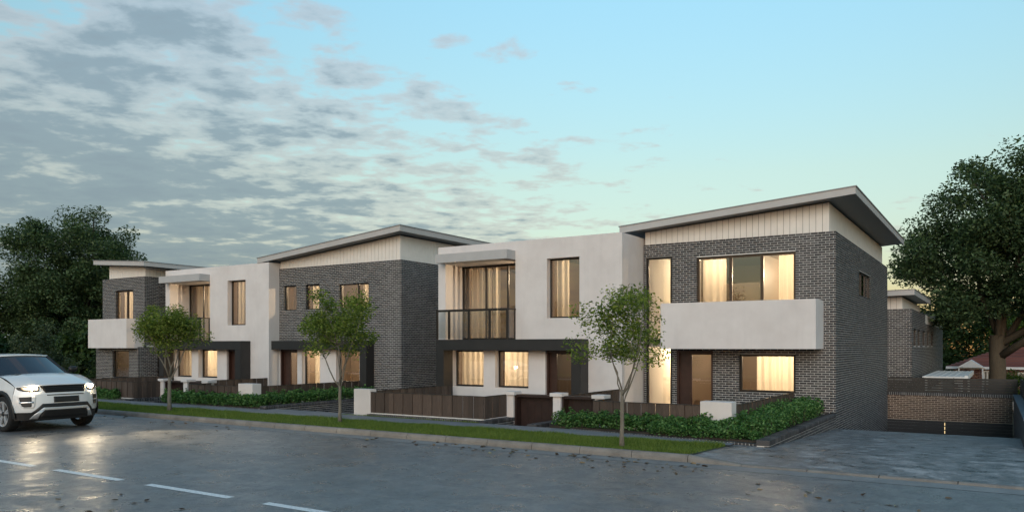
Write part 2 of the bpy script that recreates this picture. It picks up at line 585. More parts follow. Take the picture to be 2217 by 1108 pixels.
def holed(mb, axis, u0, u1, z0, z1, w0, w1, holes):
    """wall slab with rectangular openings; axis 'y': u runs along x, w along y; axis 'x': u along y, w along x"""
    us = sorted({u0, u1, *[min(max(h[i], u0), u1) for h in holes for i in (0, 1)]})
    zs = sorted({z0, z1, *[min(max(h[i], z0), z1) for h in holes for i in (2, 3)]})
    def solid(i, j):
        if i < 0 or j < 0 or i >= len(us) - 1 or j >= len(zs) - 1:
            return False
        uc = (us[i] + us[i+1]) / 2; zc_ = (zs[j] + zs[j+1]) / 2
        return not any(h[0] < uc < h[1] and h[2] < zc_ < h[3] for h in holes)
    P = (lambda u, w, z: (u, w, z)) if axis == 'y' else (lambda u, w, z: (w, u, z))
    for i in range(len(us) - 1):
        for j in range(len(zs) - 1):
            if not solid(i, j):
                continue
            a, b, c, d = us[i], us[i+1], zs[j], zs[j+1]
            for w in (w0, w1):
                mb.quad(P(a, w, c), P(b, w, c), P(b, w, d), P(a, w, d))
            if not solid(i-1, j): mb.quad(P(a, w0, c), P(a, w1, c), P(a, w1, d), P(a, w0, d))
            if not solid(i+1, j): mb.quad(P(b, w0, c), P(b, w1, c), P(b, w1, d), P(b, w0, d))
            if not solid(i, j-1): mb.quad(P(a, w0, c), P(b, w0, c), P(b, w1, c), P(a, w1, c))
            if not solid(i, j+1): mb.quad(P(a, w0, d), P(b, w0, d), P(b, w1, d), P(a, w1, d))
    return mb

def fix_normals(o):
    bm = bmesh.new(); bm.from_mesh(o.data)
    bmesh.ops.remove_doubles(bm, verts=bm.verts, dist=1e-5)
    bmesh.ops.recalc_face_normals(bm, faces=bm.faces)
    bm.to_mesh(o.data); bm.free()
    return o

COURSE, BLEN, JOINT = 0.0735, 0.2205, 0.0128
def brick_rects(u0, u1, z0, z1, holes=(), course=COURSE, length=BLEN, phase=0, keep=None):
    out_ = []
    n = int((z1 - z0) / course + 0.5)
    for i in range(n):
        zt = z1 - i * course; zb = zt - course + JOINT
        if zb < z0 - 0.04:
            break
        segs = [(u0, u1)]
        for h in holes:
            if h[2] < (zt + zb) / 2 < h[3]:
                ns = []
                for a, b in segs:
                    if h[1] <= a or h[0] >= b:
                        ns.append((a, b)); continue
                    if h[0] > a: ns.append((a, h[0]))
                    if h[1] < b: ns.append((h[1], b))
                segs = ns
        off = ((i + phase) % 2) * length / 2
        for a, b in segs:
            k0 = math.floor((a - u0 - off) / length)
            s = u0 + off + k0 * length
            cuts = [a]
            while s < b - 1e-6:
                if s > a + 1e-6: cuts.append(s)
                s += length
            cuts.append(b)
            if len(cuts) > 2 and cuts[1] - cuts[0] < 0.06: cuts.pop(1)      # no slivers: the neighbour is laid longer
            if len(cuts) > 2 and cuts[-1] - cuts[-2] < 0.06: cuts.pop(-2)
            for p, q in zip(cuts, cuts[1:]):
                e = q - JOINT if q < b - 1e-6 else q
                if e - p > 0.02 and (keep is None or keep((p + e) / 2, (zt + zb) / 2)):
                    out_.append((p, e, zb, zt))
    return out_

UNIT = MB().box(-0.5, 0.5, -0.5, 0.5, -0.5, 0.5)
UNIT_MESH = {}
def unit_mesh(mat):
    if mat not in UNIT_MESH:
        me = UNIT.mesh('brick_unit'); me.materials.append(MATS[mat]); UNIT_MESH[mat] = me
    return UNIT_MESH[mat]
def lay_bricks(parent, boxes, n_parts, mat='brick', name='brick', shown=lambda b: True):
    """boxes: (x0,x1,y0,y1,z0,z1, facing). The n_parts that show largest become parts, the rest one mass."""
    def score(b):
        cx_, cy_ = (b[0] + b[1]) / 2, (b[2] + b[3]) / 2
        d = max(depth(cx_, cy_), 1.0)
        vx, vy = -cx_, -cy_
        L = math.hypot(vx, vy)
        if b[6] == 'y':
            a = (b[1] - b[0]) * abs(vy) / L
        else:
            a = (b[3] - b[2]) * abs(vx) / L
        return a / (d * d) * (1 if shown(b) else 0.0001)
    boxes = sorted(boxes, key=score, reverse=True)
    for b in boxes[:n_parts]:
        o = bpy.data.objects.new(name, unit_mesh(mat + '_single'))
        COL.objects.link(o)
        o.parent = parent
        o.location = Vector(((b[0]+b[1])/2, (b[2]+b[3])/2, (b[4]+b[5])/2)) - WLOC.get(parent.name, Vector((0, 0, 0)))
        o.scale = (b[1]-b[0], b[3]-b[2], b[5]-b[4])
    rest = boxes[n_parts:]
    if rest:
        a = np.array([b[:6] for b in rest])
        x0, x1, y0, y1, z0, z1 = a.T
        c = np.stack([np.stack(q, -1) for q in ((x0,y0,z0),(x1,y0,z0),(x1,y1,z0),(x0,y1,z0),(x0,y0,z1),(x1,y0,z1),(x1,y1,z1),(x0,y1,z1))], 1).reshape(-1, 3)
        base = np.arange(len(rest))[:, None, None] * 8
        fc = np.array([(0,3,2,1),(4,5,6,7),(0,1,5,4),(1,2,6,5),(2,3,7,6),(3,0,4,7)])[None]
        f = (base + fc).reshape(-1, 4)
        me = bpy.data.meshes.new('brickwork')
        me.vertices.add(len(c)); me.vertices.foreach_set('co', c.astype(np.float32).ravel())
        me.loops.add(f.size); me.loops.foreach_set('vertex_index', f.astype(np.int32).ravel())
        me.polygons.add(len(f))
        me.polygons.foreach_set('loop_start', np.arange(0, f.size, 4, dtype=np.int32))
        me.polygons.foreach_set('loop_total', np.full(len(f), 4, dtype=np.int32))
        me.update()
        me.materials.append(MATS[mat + '_mass'])
        o = bpy.data.objects.new('brickwork', me); COL.objects.link(o)
        attach(o, parent); o['kind'] = 'stuff'
def front_boxes(rects, y, dep=0.11):
    return [(a, b, y, y + dep, c, d, 'y') for a, b, c, d in rects]
def right_boxes(rects, x, dep=0.11):
    return [(x - dep, x, a, b, c, d, 'x') for a, b, c, d in rects]
# ================================================================== LARGE STRUCTURE
FP = 0.15                                   # footpath level
KERB_Y, GRASS0, GRASS1 = 14.85, 15.02, 16.85
def drive_z(y):
    pts = [(14.9, 0.045), (15.6, 0.10), (17.2, 0.125), (25.2, -0.19), (36.0, -1.26), (37.9, -2.2)]
    if y <= pts[0][0]: return pts[0][1]
    for (a, za), (b, zb) in zip(pts, pts[1:]):
        if y <= b:
            t = (y - a) / (b - a); return za + (zb - za) * t
    return pts[-1][1]

# terrain: one sheet to the horizon, falling away behind the houses, cut down under the ramp and the entry paths
xs = sorted(set([-420, -300, -220, -160, -120, -90, -70, -60] + list(np.arange(-50, 8.1, 1.0)) + [-4.6, -4.25, 0.42, 0.8, 12, 18, 26, 40, 70, 120, 200, 300, 420]))
ys = sorted(set([-300, -150, -80, -40, -20, -8, 0, 6, 12, 14.6, 15, 16.8, 17.7, 18.2, 18.9, 19.5, 20.2, 21, 23, 25, 27, 30, 33, 36, 38.6, 39.4, 42, 46, 52, 60, 70, 85, 110, 150, 220, 320, 450]))
def terr(x, y):
    if y <= 17.7: return -0.09
    if -5 < x < 1.0 and 17.0 < y < 39: return -2.7
    if y < 20.2: return -0.09 - (y - 17.7) * 0.24
    if y < 30: return -0.69
    if y < 38: return -0.69 - (y - 30) * 0.09
    if y < 60: return -1.4 - (y - 38) * 0.07
    return -2.95 - min(3.0, (y - 60) * 0.012)
m = MB(); m.grid([[(x, y, terr(x, y)) for x in xs] for y in ys])
tag(m.build('ground', 'terrain_earth'), kind='structure')

m = MB(); m.grid([[(x, y, 0.0 + 0.0 * x) for x in (-260, -60, -30, -10, 10, 60, 260)] for y in (-2.0, 3, 7.7, 11, 14.37)])
road = tag(m.build('road', 'asphalt'), kind='structure')
m = MB(); m.quad((-260, 14.37, 0.004), (260, 14.37, 0.004), (260, KERB_Y + 0.1, 0.012), (-260, KERB_Y + 0.1, 0.012))
tag(m.build('gutter', 'gutter_concrete'), kind='structure')
# near side of the road, behind the camera
m = MB(); m.box(-260, 260, -2.2, -2.0, -0.09, 0.13)
tag(m.build('kerb', 'kerb_concrete'), kind='structure')
m = MB(); m.quad((-260, -9, 0.10), (260, -9, 0.10), (260, -2.2, 0.12), (-260, -2.2, 0.12))
tag(m.build('lawn', 'turf_soil'), kind='structure')
# lane dashes
for i in range(-14, 12):
    a = -14.94 + i * 2.9
    if a > -2 or a < -60: continue
    m = MB(); m.grid([[(a + 2.12 * t, 7.63 + w, 0.0045) for t in (0, 0.25, 0.5, 0.75, 1)] for w in (0, 0.075, 0.15)])
    m.build('lane_dash', 'road_paint', road)

# kerb stones
kerb = bpy.data.objects.new('kerb', None); COL.objects.link(kerb); WLOC[kerb.name] = Vector((0, 0, 0)); kerb['kind'] = 'structure'
def kerb_stone(x0, x1, za, zb):
    m = MB()
    prof = lambda h: [(KERB_Y, -0.06), (KERB_Y + 0.005, h * 0.55), (KERB_Y + 0.02, h - 0.03), (KERB_Y + 0.05, h), (KERB_Y + 0.16, h + 0.004), (KERB_Y + 0.16, -0.06)]
    pa, pb = prof(za), prof(zb); i = 0; n = len(pa)
    m.v = [(x0, y, z) for y, z in pa] + [(x1, y, z) for y, z in pb]
    m.f = [(a, (a+1) % n, n + (a+1) % n, n + a) for a in range(n)] + [tuple(reversed(range(n))), tuple(range(n, 2*n))]
    o = m.build('kerb_stone', 'kerb_concrete', kerb); fix_normals(o)
x = -5.25
while x > -62:
    x0 = x - 1.2
    kerb_stone(x0 + 0.012, x, 0.15, 0.15)
    x = x0
kerb_stone(-5.235, -4.2, 0.15, 0.045)
x = -4.185
while x < 6:
    kerb_stone(x, x + 1.185, 0.045, 0.045); x += 1.2
m = MB(); m.box(-260, -62, KERB_Y, KERB_Y + 0.16, -0.06, 0.15)
m.build('kerb_run', 'kerb_concrete', kerb)

# footpath (its back edge swings a little towards the street at the planter by the driveway)
def path_back(x):
    return 17.95 if x < -9.5 else 17.95 - (x + 9.5) / 5.3 * 0.75
m = MB()
m.grid([[(x, y0 if y0 < 17 else path_back(x), FP) for x in (-260, -90, -60, -40, -30, -20, -12.2, -9.5, -8, -6, -5.0)] for y0 in (GRASS1, 17.5)])
tag(m.build('footpath', 'path_concrete'), kind='structure')
m = MB(); m.grid([[(x, y, FP - 0.02) for x in (-260, -90, -60, -40, -20, -10, -6.0, -5.3)] for y in (GRASS0 - 0.02, 15.9, GRASS1)])
m.quad((-5.3, GRASS0 - 0.02, FP - 0.02), (-5.2, 15.7, FP - 0.02), (-5.05, GRASS1, FP - 0.02), (-5.3, GRASS1, FP - 0.02))
tag(m.build('lawn', 'turf_soil'), kind='structure')

# driveway apron and ramp
yy = [14.99, 15.3, 15.7, 16.2, 17.2, 18, 19, 20, 22, 24, 25.2, 27, 29, 31, 33, 35, 36, 36.6, 37.3, 37.95]
def drive_x0(y):
    if y < 15.6: return -5.25
    if y < 17.25: return -5.0
    return -4.30
rows = []
for y in yy:
    x1 = 6.0 if y < 19 else 0.52
    if y < 17.25:
        xa = (-5.45, -5.28, -5.05, -4.5, -3.0, 0.0, x1)
        k0 = min(1.0, max(0.0, (y - 15.0) / 1.3))
        zz_ = [FP - 0.03, FP - 0.028, drive_z(y) + (FP - 0.02 - drive_z(y)) * k0 * 0.6, drive_z(y)] + [drive_z(y)] * 3
        rows.append([(a, y, z_ - 0.004) for a, z_ in zip(xa, zz_)])
    else:
        x0 = drive_x0(y)
        rows.append([(x0 + (x1 - x0) * t, y, drive_z(y) - 0.004) for t in (0, 0.1, 0.25, 0.4, 0.6, 0.8, 1)])
m = MB(); m.grid(rows)
tag(m.build('driveway', 'driveway_stone'), kind='structure')

# ------------------------------------------------------------------ house pieces
def window(parent, x0, x1, z0, z1, y, mull=(), trans=(), fw=0.05, dp=0.07, mat='window_frame_metal', name='window', axis='y', glass='window_glass', mw=None, label=None):
    """frame is the part, each pane a sub-part; axis 'y' faces -Y, axis 'x' faces +X (x0,x1 are then y values, y the x value)"""
    P = (lambda u0, u1, w0, w1, a, b: (u0, u1, w0, w1, a, b)) if axis == 'y' else (lambda u0, u1, w0, w1, a, b: (w0, w1, u0, u1, a, b))
    sgn = 1 if axis == 'y' else -1
    w0, w1 = sorted((y, y + sgn * dp))
    m = MB(); mw = mw or fw
    m.box(*P(x0, x0 + fw, w0, w1, z0, z1)); m.box(*P(x1 - fw, x1, w0, w1, z0, z1))
    m.box(*P(x0 + fw, x1 - fw, w0, w1, z1 - fw, z1)); m.box(*P(x0 + fw, x1 - fw, w0, w1, z0, z0 + fw))
    xs_ = [x0 + fw] + [v for v in mull] + [x1 - fw]
    e = 0.004
    for v in mull:
        m.box(*P(v - mw / 2, v + mw / 2, w0 + e, w1 - e, z0 + fw, z1 - fw))
    zs_ = [z0 + fw] + list(trans) + [z1 - fw]
    for i in range(len(xs_) - 1):
        a = xs_[i] + (mw / 2 if i else 0); b = xs_[i+1] - (mw / 2 if i < len(xs_) - 2 else 0)
        for t in trans:
            m.box(*P(a, b, w0 + e, w1 - e, t - mw / 2, t + mw / 2))
    fr = m.build(name, mat, parent)
    if label: fr['label'] = label
    g = y + sgn * dp * 0.5
    ga, gb = sorted((g, g + sgn * 0.006))
    for i in range(len(xs_) - 1):
        a = xs_[i] + (mw / 2 if i else 0); b = xs_[i+1] - (mw / 2 if i < len(xs_) - 2 else 0)
        for j in range(len(zs_) - 1):
            c = zs_[j] + (mw / 2 if j else 0); d = zs_[j+1] - (mw / 2 if j < len(zs_) - 2 else 0)
            m = MB()
            if axis == 'y': m.quad((a, g, c), (b, g, c), (b, g, d), (a, g, d))
            else: m.quad((g, a, c), (g, b, c), (g, b, d), (g, a, d))
            m.build('pane', glass, fr)
    return fr

def room(parent, x0, x1, y0, y1, z0, z1, wall='interior_paint', floor='interior_floor'):
    t = 0.06
    m = MB()
    m.box(x0 - t, x1 + t, y1, y1 + t, z0 - t, z1 + t)
    m.box(x0 - t, x0, y0, y1, z0, z1); m.box(x1, x1 + t, y0, y1, z0, z1)
    m.box(x0 - t, x1 + t, y0, y1, z1, z1 + t)
    m.build('room_wall', wall, parent)
    MB().box(x0 - t, x1 + t, y0, y1, z0 - t, z0).build('room_floor', floor, parent)

def lamp(x, y, z, power, col=(1.0, 0.78, 0.52), size=0.05):
    d = bpy.data.lights.new('ceiling_lamp', 'POINT'); d.energy = power * 1.0; d.color = col; d.shadow_soft_size = size
    o = bpy.data.objects.new('ceiling_lamp', d); COL.objects.link(o); o.location = (x, y, z)

def curtain(x0, x1, y, z0, z1, label, seed=0, amp=0.045, wl_=0.23):
    rnd = random.Random(seed + int(abs(x0) * 100))
    n = max(16, int((x1 - x0) / 0.016)); ph = rnd.random() * 6
    def row(z, k):
        r = []
        for i in range(n + 1):
            t = i / n; xx = x0 + (x1 - x0) * t
            a = amp * (0.75 + 0.35 * math.sin(xx * 3.1 + ph))
            r.append((xx, y + a * math.sin(xx * 2 * math.pi / wl_ + ph + 0.5 * math.sin(xx * 4 + ph) + 0.05 * k), z))
        return r
    m = MB(); m.grid([row(z0 + (z1 - z0) * q / 6, q) for q in range(7)])
    o = m.build('curtain', 'curtain_cloth', smooth=True)
    tag(o, label, 'curtain', 'curtains behind the lit windows')

def boards_front(parent, x0, x1, y, zb, ztop, w=0.196, dp=0.03, gap=0.014):
    """vertical cladding boards in a wall facing -Y whose top follows ztop(x)"""
    n = round((x1 - x0) / w); w = (x1 - x0) / n
    for i in range(n):
        a = x0 + i * w + (gap / 2 if i else 0); b = x0 + (i + 1) * w - (gap / 2 if i < n - 1 else 0)
        MB().hexa([(a, y, zb), (b, y, zb), (b, y + dp, zb), (a, y + dp, zb), (a, y, ztop(a)), (b, y, ztop(b)), (b, y + dp, ztop(b)), (a, y + dp, ztop(a))]).build('cladding_board', 'cladding_paint', parent)
    MB().hexa([(x0 + 0.01, y + 0.016, zb), (x1 - 0.01, y + 0.016, zb), (x1 - 0.01, y + 0.12, zb), (x0 + 0.01, y + 0.12, zb), (x0 + 0.01, y + 0.016, ztop(x0)), (x1 - 0.01, y + 0.016, ztop(x1)), (x1 - 0.01, y + 0.12, ztop(x1)), (x0 + 0.01, y + 0.12, ztop(x0))]).build('cladding_backing', 'cladding_shadow_gap', parent)
def boards_right(parent, y0, y1, x, zb, zt, w=0.196, dp=0.03, gap=0.014):
    n = round((y1 - y0) / w); w = (y1 - y0) / n
    for i in range(n):
        a = y0 + i * w + (gap / 2 if i else 0); b = y0 + (i + 1) * w - (gap / 2 if i < n - 1 else 0)
        MB().box(x - dp, x, a, b, zb, zt).build('cladding_board', 'cladding_paint', parent)
    MB().box(x - 0.12, x - 0.016, y0 + 0.01, y1 - 0.01, zb, zt).build('cladding_backing', 'cladding_shadow_gap', parent)

def skillion(parent, xl, xr, yf, yb, zl, zr, th=0.21):
    """single pitch roof; zl, zr are the fascia's lower edge at its two ends"""
    t = 0.035
    rf = MB().hexa([(xl + t, yf + t, zl + 0.05), (xr - t, yf + t, zr + 0.05), (xr - t, yb - t, zr + 0.05), (xl + t, yb - t, zl + 0.05),
                    (xl + t, yf + t, zl + th - 0.01), (xr - t, yf + t, zr + th - 0.01), (xr - t, yb - t, zr + th - 0.01), (xl + t, yb - t, zl + th - 0.01)]).build('roof', 'soffit_paint', parent)
    f = MB()
    def bar(p, q, z0p, z0q, nx, ny):
        # fascia board from p to q, thickness t towards (nx, ny)
        f.hexa([(p[0], p[1], z0p), (q[0], q[1], z0q), (q[0] + nx * t, q[1] + ny * t, z0q), (p[0] + nx * t, p[1] + ny * t, z0p),
                (p[0], p[1], z0p + th), (q[0], q[1], z0q + th), (q[0] + nx * t, q[1] + ny * t, z0q + th), (p[0] + nx * t, p[1] + ny * t, z0p + th)])
    bar((xl, yf), (xr, yf), zl, zr, 0, 1); f.build('fascia', 'fascia_paint', rf)
    f = MB(); bar((xr, yf + t), (xr, yb), zr, zr, -1, 0); f.build('fascia', 'fascia_paint', rf)
    f = MB(); bar((xl, yf + t), (xl, yb), zl, zl, 1, 0); f.build('fascia', 'fascia_paint', rf)
    e = 0.03
    MB().hexa([(xl - e, yf - e, zl + th), (xr + e, yf - e, zr + th), (xr + e, yb + e, zr + th), (xl - e, yb + e, zl + th),
               (xl - e, yf - e, zl + th + 0.028), (xr + e, yf - e, zr + th + 0.028), (xr + e, yb + e, zr + th + 0.028), (xl - e, yb + e, zl + th + 0.028)]).build('roof_sheet', 'roof_metal', rf)
    return rf

def glass_door(parent, x0, x1, z0, z1, y, leaf_split=None, label=None):
    """dark red-brown frame, recessed leaf with a tall pane and a bar handle"""
    fw = 0.06
    m = MB(); m.box(x0, x0 + fw, y, y + 0.2, z0, z1); m.box(x1 - fw, x1, y, y + 0.2, z0, z1); m.box(x0 + fw, x1 - fw, y, y + 0.2, z1 - fw * 1.3, z1)
    d = m.build('door', 'door_timber', parent)
    if label: d['label'] = label
    a, b = x0 + fw, x1 - fw
    st = leaf_split or (a + (b - a) * 0.28)
    m = MB(); m.box(a, st, y + 0.12, y + 0.17, z0, z1 - fw * 1.3); m.box(b - 0.035, b, y + 0.12, y + 0.17, z0, z1 - fw * 1.3)
    m.box(st, b - 0.035, y + 0.12, y + 0.17, z1 - fw * 1.3 - 0.06, z1 - fw * 1.3); m.box(st, b - 0.035, y + 0.12, y + 0.17, z0, z0 + 0.1)
    m.build('door_leaf', 'door_timber', d)
    MB().quad((st, y + 0.15, z0 + 0.1), (b - 0.035, y + 0.15, z0 + 0.1), (b - 0.035, y + 0.15, z1 - fw * 2.3), (st, y + 0.15, z1 - fw * 2.3)).build('pane', 'window_glass', d)
    MB().tube([(st - 0.05, y + 0.09, z0 + 0.75), (st - 0.05, y + 0.09, z0 + 1.35)], [0.014, 0.014], 8).build('handle', 'bronze_frame', d)
    return d

# ------------------------------------------------------------------ the two white rendered houses
def rendered_house(ox, where):
    o = lambda v: v + ox
    X0, X1, Y0, YB, ZT = o(-18.1), o(-10.51), 23.47, 33.0, 6.06
    h = thing('rendered_house', 'white rendered house with glass balcony and dark porch frame, ' + where, 'house', (o(-14.3), Y0, -0.4), 'houses in the row')
    holes = [(o(-17.76), o(-14.64), 2.56, 5.40), (o(-13.35), o(-12.08), 3.29, 5.36), (o(-17.43), o(-16.02), 0.82, 2.17), (o(-15.51), o(-14.10), 0.82, 2.17), (o(-13.41), o(-12.30), -0.6, 2.17)]
    m = holed(MB(), 'y', X0, X1, -0.7, ZT, Y0, Y0 + 0.30, holes)
    fix_normals(m.build('front_wall', 'white_render', h))
    MB().box(X1 - 0.3, X1, Y0 + 0.3, YB, -0.7, ZT).build('side_wall', 'white_render', h)
    MB().box(X0, X0 + 0.3, Y0 + 0.3, YB, -0.7, ZT).build('side_wall', 'white_render', h)
    MB().box(X0 + 0.3, X1 - 0.3, YB - 0.3, YB, -0.7, ZT).build('rear_wall', 'white_render', h)
    MB().box(X0 + 0.3, X1 - 0.3, Y0 + 0.3, YB - 0.3, 5.62, 5.86).build('roof', 'roof_metal', h)
    MB().box(X0 + 0.3, X1 - 0.3, Y0 + 0.3, YB - 0.3, 2.30, 2.52).build('floor_slab', 'white_render', h)
    # loggia: left cheek, ceiling, back wall carrying the sliding doors
    a, b = o(-17.76), o(-14.64)
    m = MB(); m.box(a - 0.04, a, Y0 + 0.3, 24.72, 2.56, 5.40); m.box(b, b + 0.10, Y0 + 0.3, 24.72, 2.56, 5.40); m.box(a, b, Y0 + 0.3, 24.72, 5.40, 5.50)
    m.build('loggia_lining', 'white_render', h)
    MB().box(a, b, Y0 + 0.002, 24.72, 2.50, 2.558).build('balcony_floor', 'path_dark', h)
    window(h, a, b, 2.56, 5.40, 24.58, mull=(o(-16.66), o(-15.67)), fw=0.07, mw=0.07, name='sliding_door')
    # canopy over the balcony
    MB().box(o(-17.80), b, 22.90, Y0 - 0.002, 5.40, 5.72).build('canopy', 'canopy_paint', h)
    # dark frame round the porch
    pf = MB().box(o(-17.77), o(-11.74), 22.90, Y0 - 0.002, 2.17, 2.558).build('porch_beam', 'portal_paint', h, bevel=0.006)
    MB().box(o(-17.77), o(-17.42), 22.903, Y0 - 0.002, -0.7, 2.17).build('porch_post', 'portal_paint', h)
    MB().box(o(-12.10), o(-11.74), 22.903, Y0 - 0.002, -0.7, 2.17).build('porch_post', 'portal_paint', h)
    # balustrade
    by = 22.95; zt, zb = 3.66, 2.57
    bal = MB().box(o(-17.78), o(-14.62), by - 0.04, by + 0.04, zt - 0.08, zt).build('balustrade', 'window_frame_metal', h)
    MB().box(o(-14.68), o(-14.62), by + 0.03, Y0 - 0.002, zt - 0.045, zt).build('side_rail', 'window_frame_metal', bal)
    MB().box(o(-17.78), o(-17.72), by + 0.03, Y0 - 0.002, zt - 0.045, zt).build('side_rail', 'window_frame_metal', bal)
    posts = [o(-17.75), o(-17.20), o(-16.3), o(-15.40), o(-14.65)]
    for q in posts:
        MB().box(q - 0.036, q + 0.036, by - 0.03, by + 0.03, zb, zt - 0.08).build('post', 'window_frame_metal', bal)
    MB().box(o(-14.67), o(-14.63), Y0 - 0.05, Y0 - 0.01, zb, zt - 0.045).build('post', 'window_frame_metal', bal)
    for q, r in zip(posts, posts[1:]):
        MB().quad((q + 0.022, by, zb + 0.04), (r - 0.022, by, zb + 0.04), (r - 0.022, by, zt - 0.06), (q + 0.022, by, zt - 0.06)).build('glass_panel', 'balustrade_glass', bal)
    MB().quad((o(-14.65), by + 0.02, zb + 0.04), (o(-14.65), Y0 - 0.05, zb + 0.04), (o(-14.65), Y0 - 0.05, zt - 0.06), (o(-14.65), by + 0.02, zt - 0.06)).build('glass_panel', 'balustrade_glass', bal)
    # windows
    window(h, o(-13.35), o(-12.08), 3.29, 5.36, Y0 + 0.24, fw=0.055)
    window(h, o(-17.43), o(-16.02), 0.82, 2.17, Y0 + 0.24, fw=0.065)
    window(h, o(-15.51), o(-14.10), 0.82, 2.17, Y0 + 0.24, fw=0.065)
    glass_door(h, o(-13.41), o(-12.30), -0.6, 2.17, Y0 + 0.10)
    # rooms
    room(h, o(-17.7), o(-14.05), 24.75, 29.5, 2.54, 5.48)
    room(h, o(-13.9), o(-10.9), 23.80, 28.5, 2.54, 5.52)
    room(h, o(-17.75), o(-13.75), 23.80, 28.0, -0.4, 2.26)
    room(h, o(-13.6), o(-10.9), 23.80, 29.0, -0.55, 2.26)
    lamp(o(-14.3), 25.9, 5.0, 150); lamp(o(-11.3), 25.2, 5.0, 95); lamp(o(-15.7), 25.4, 2.21, 95); lamp(o(-12.0), 26.0, 2.21, 25)
    # a few solid things in the upper room
    MB().box(o(-16.9), o(-15.6), 29.2, 29.48, 2.54, 4.7).build('wardrobe', 'interior_dark', h)
    MB().box(o(-15.3), o(-14.5), 29.40, 29.48, 2.54, 4.75).build('inner_door', 'interior_white', h)
    curtain(o(-17.62), o(-16.66), 24.95, 2.58, 5.34, 'wide cream curtain behind balcony doors, white house ' + where, 1)
    curtain(o(-16.56), o(-16.25), 24.95, 2.58, 5.34, 'narrow cream curtain behind middle balcony door, white house ' + where, 2)
    curtain(o(-13.2), o(-12.72), 23.95, 3.33, 5.32, 'cream curtain at tall upper window, white house ' + where, 3)
    curtain(o(-17.35), o(-16.08), 23.98, 0.85, 2.13, 'cream curtain in ground window farthest from door, white house ' + where, 4)
    curtain(o(-15.43), o(-14.16), 23.98, 0.85, 2.13, 'cream curtain in ground window nearest the door, white house ' + where, 5)
    return h
rendered_house(0.0, 'beside the nearest brick house')
rendered_house(-17.1, 'farther down the street')

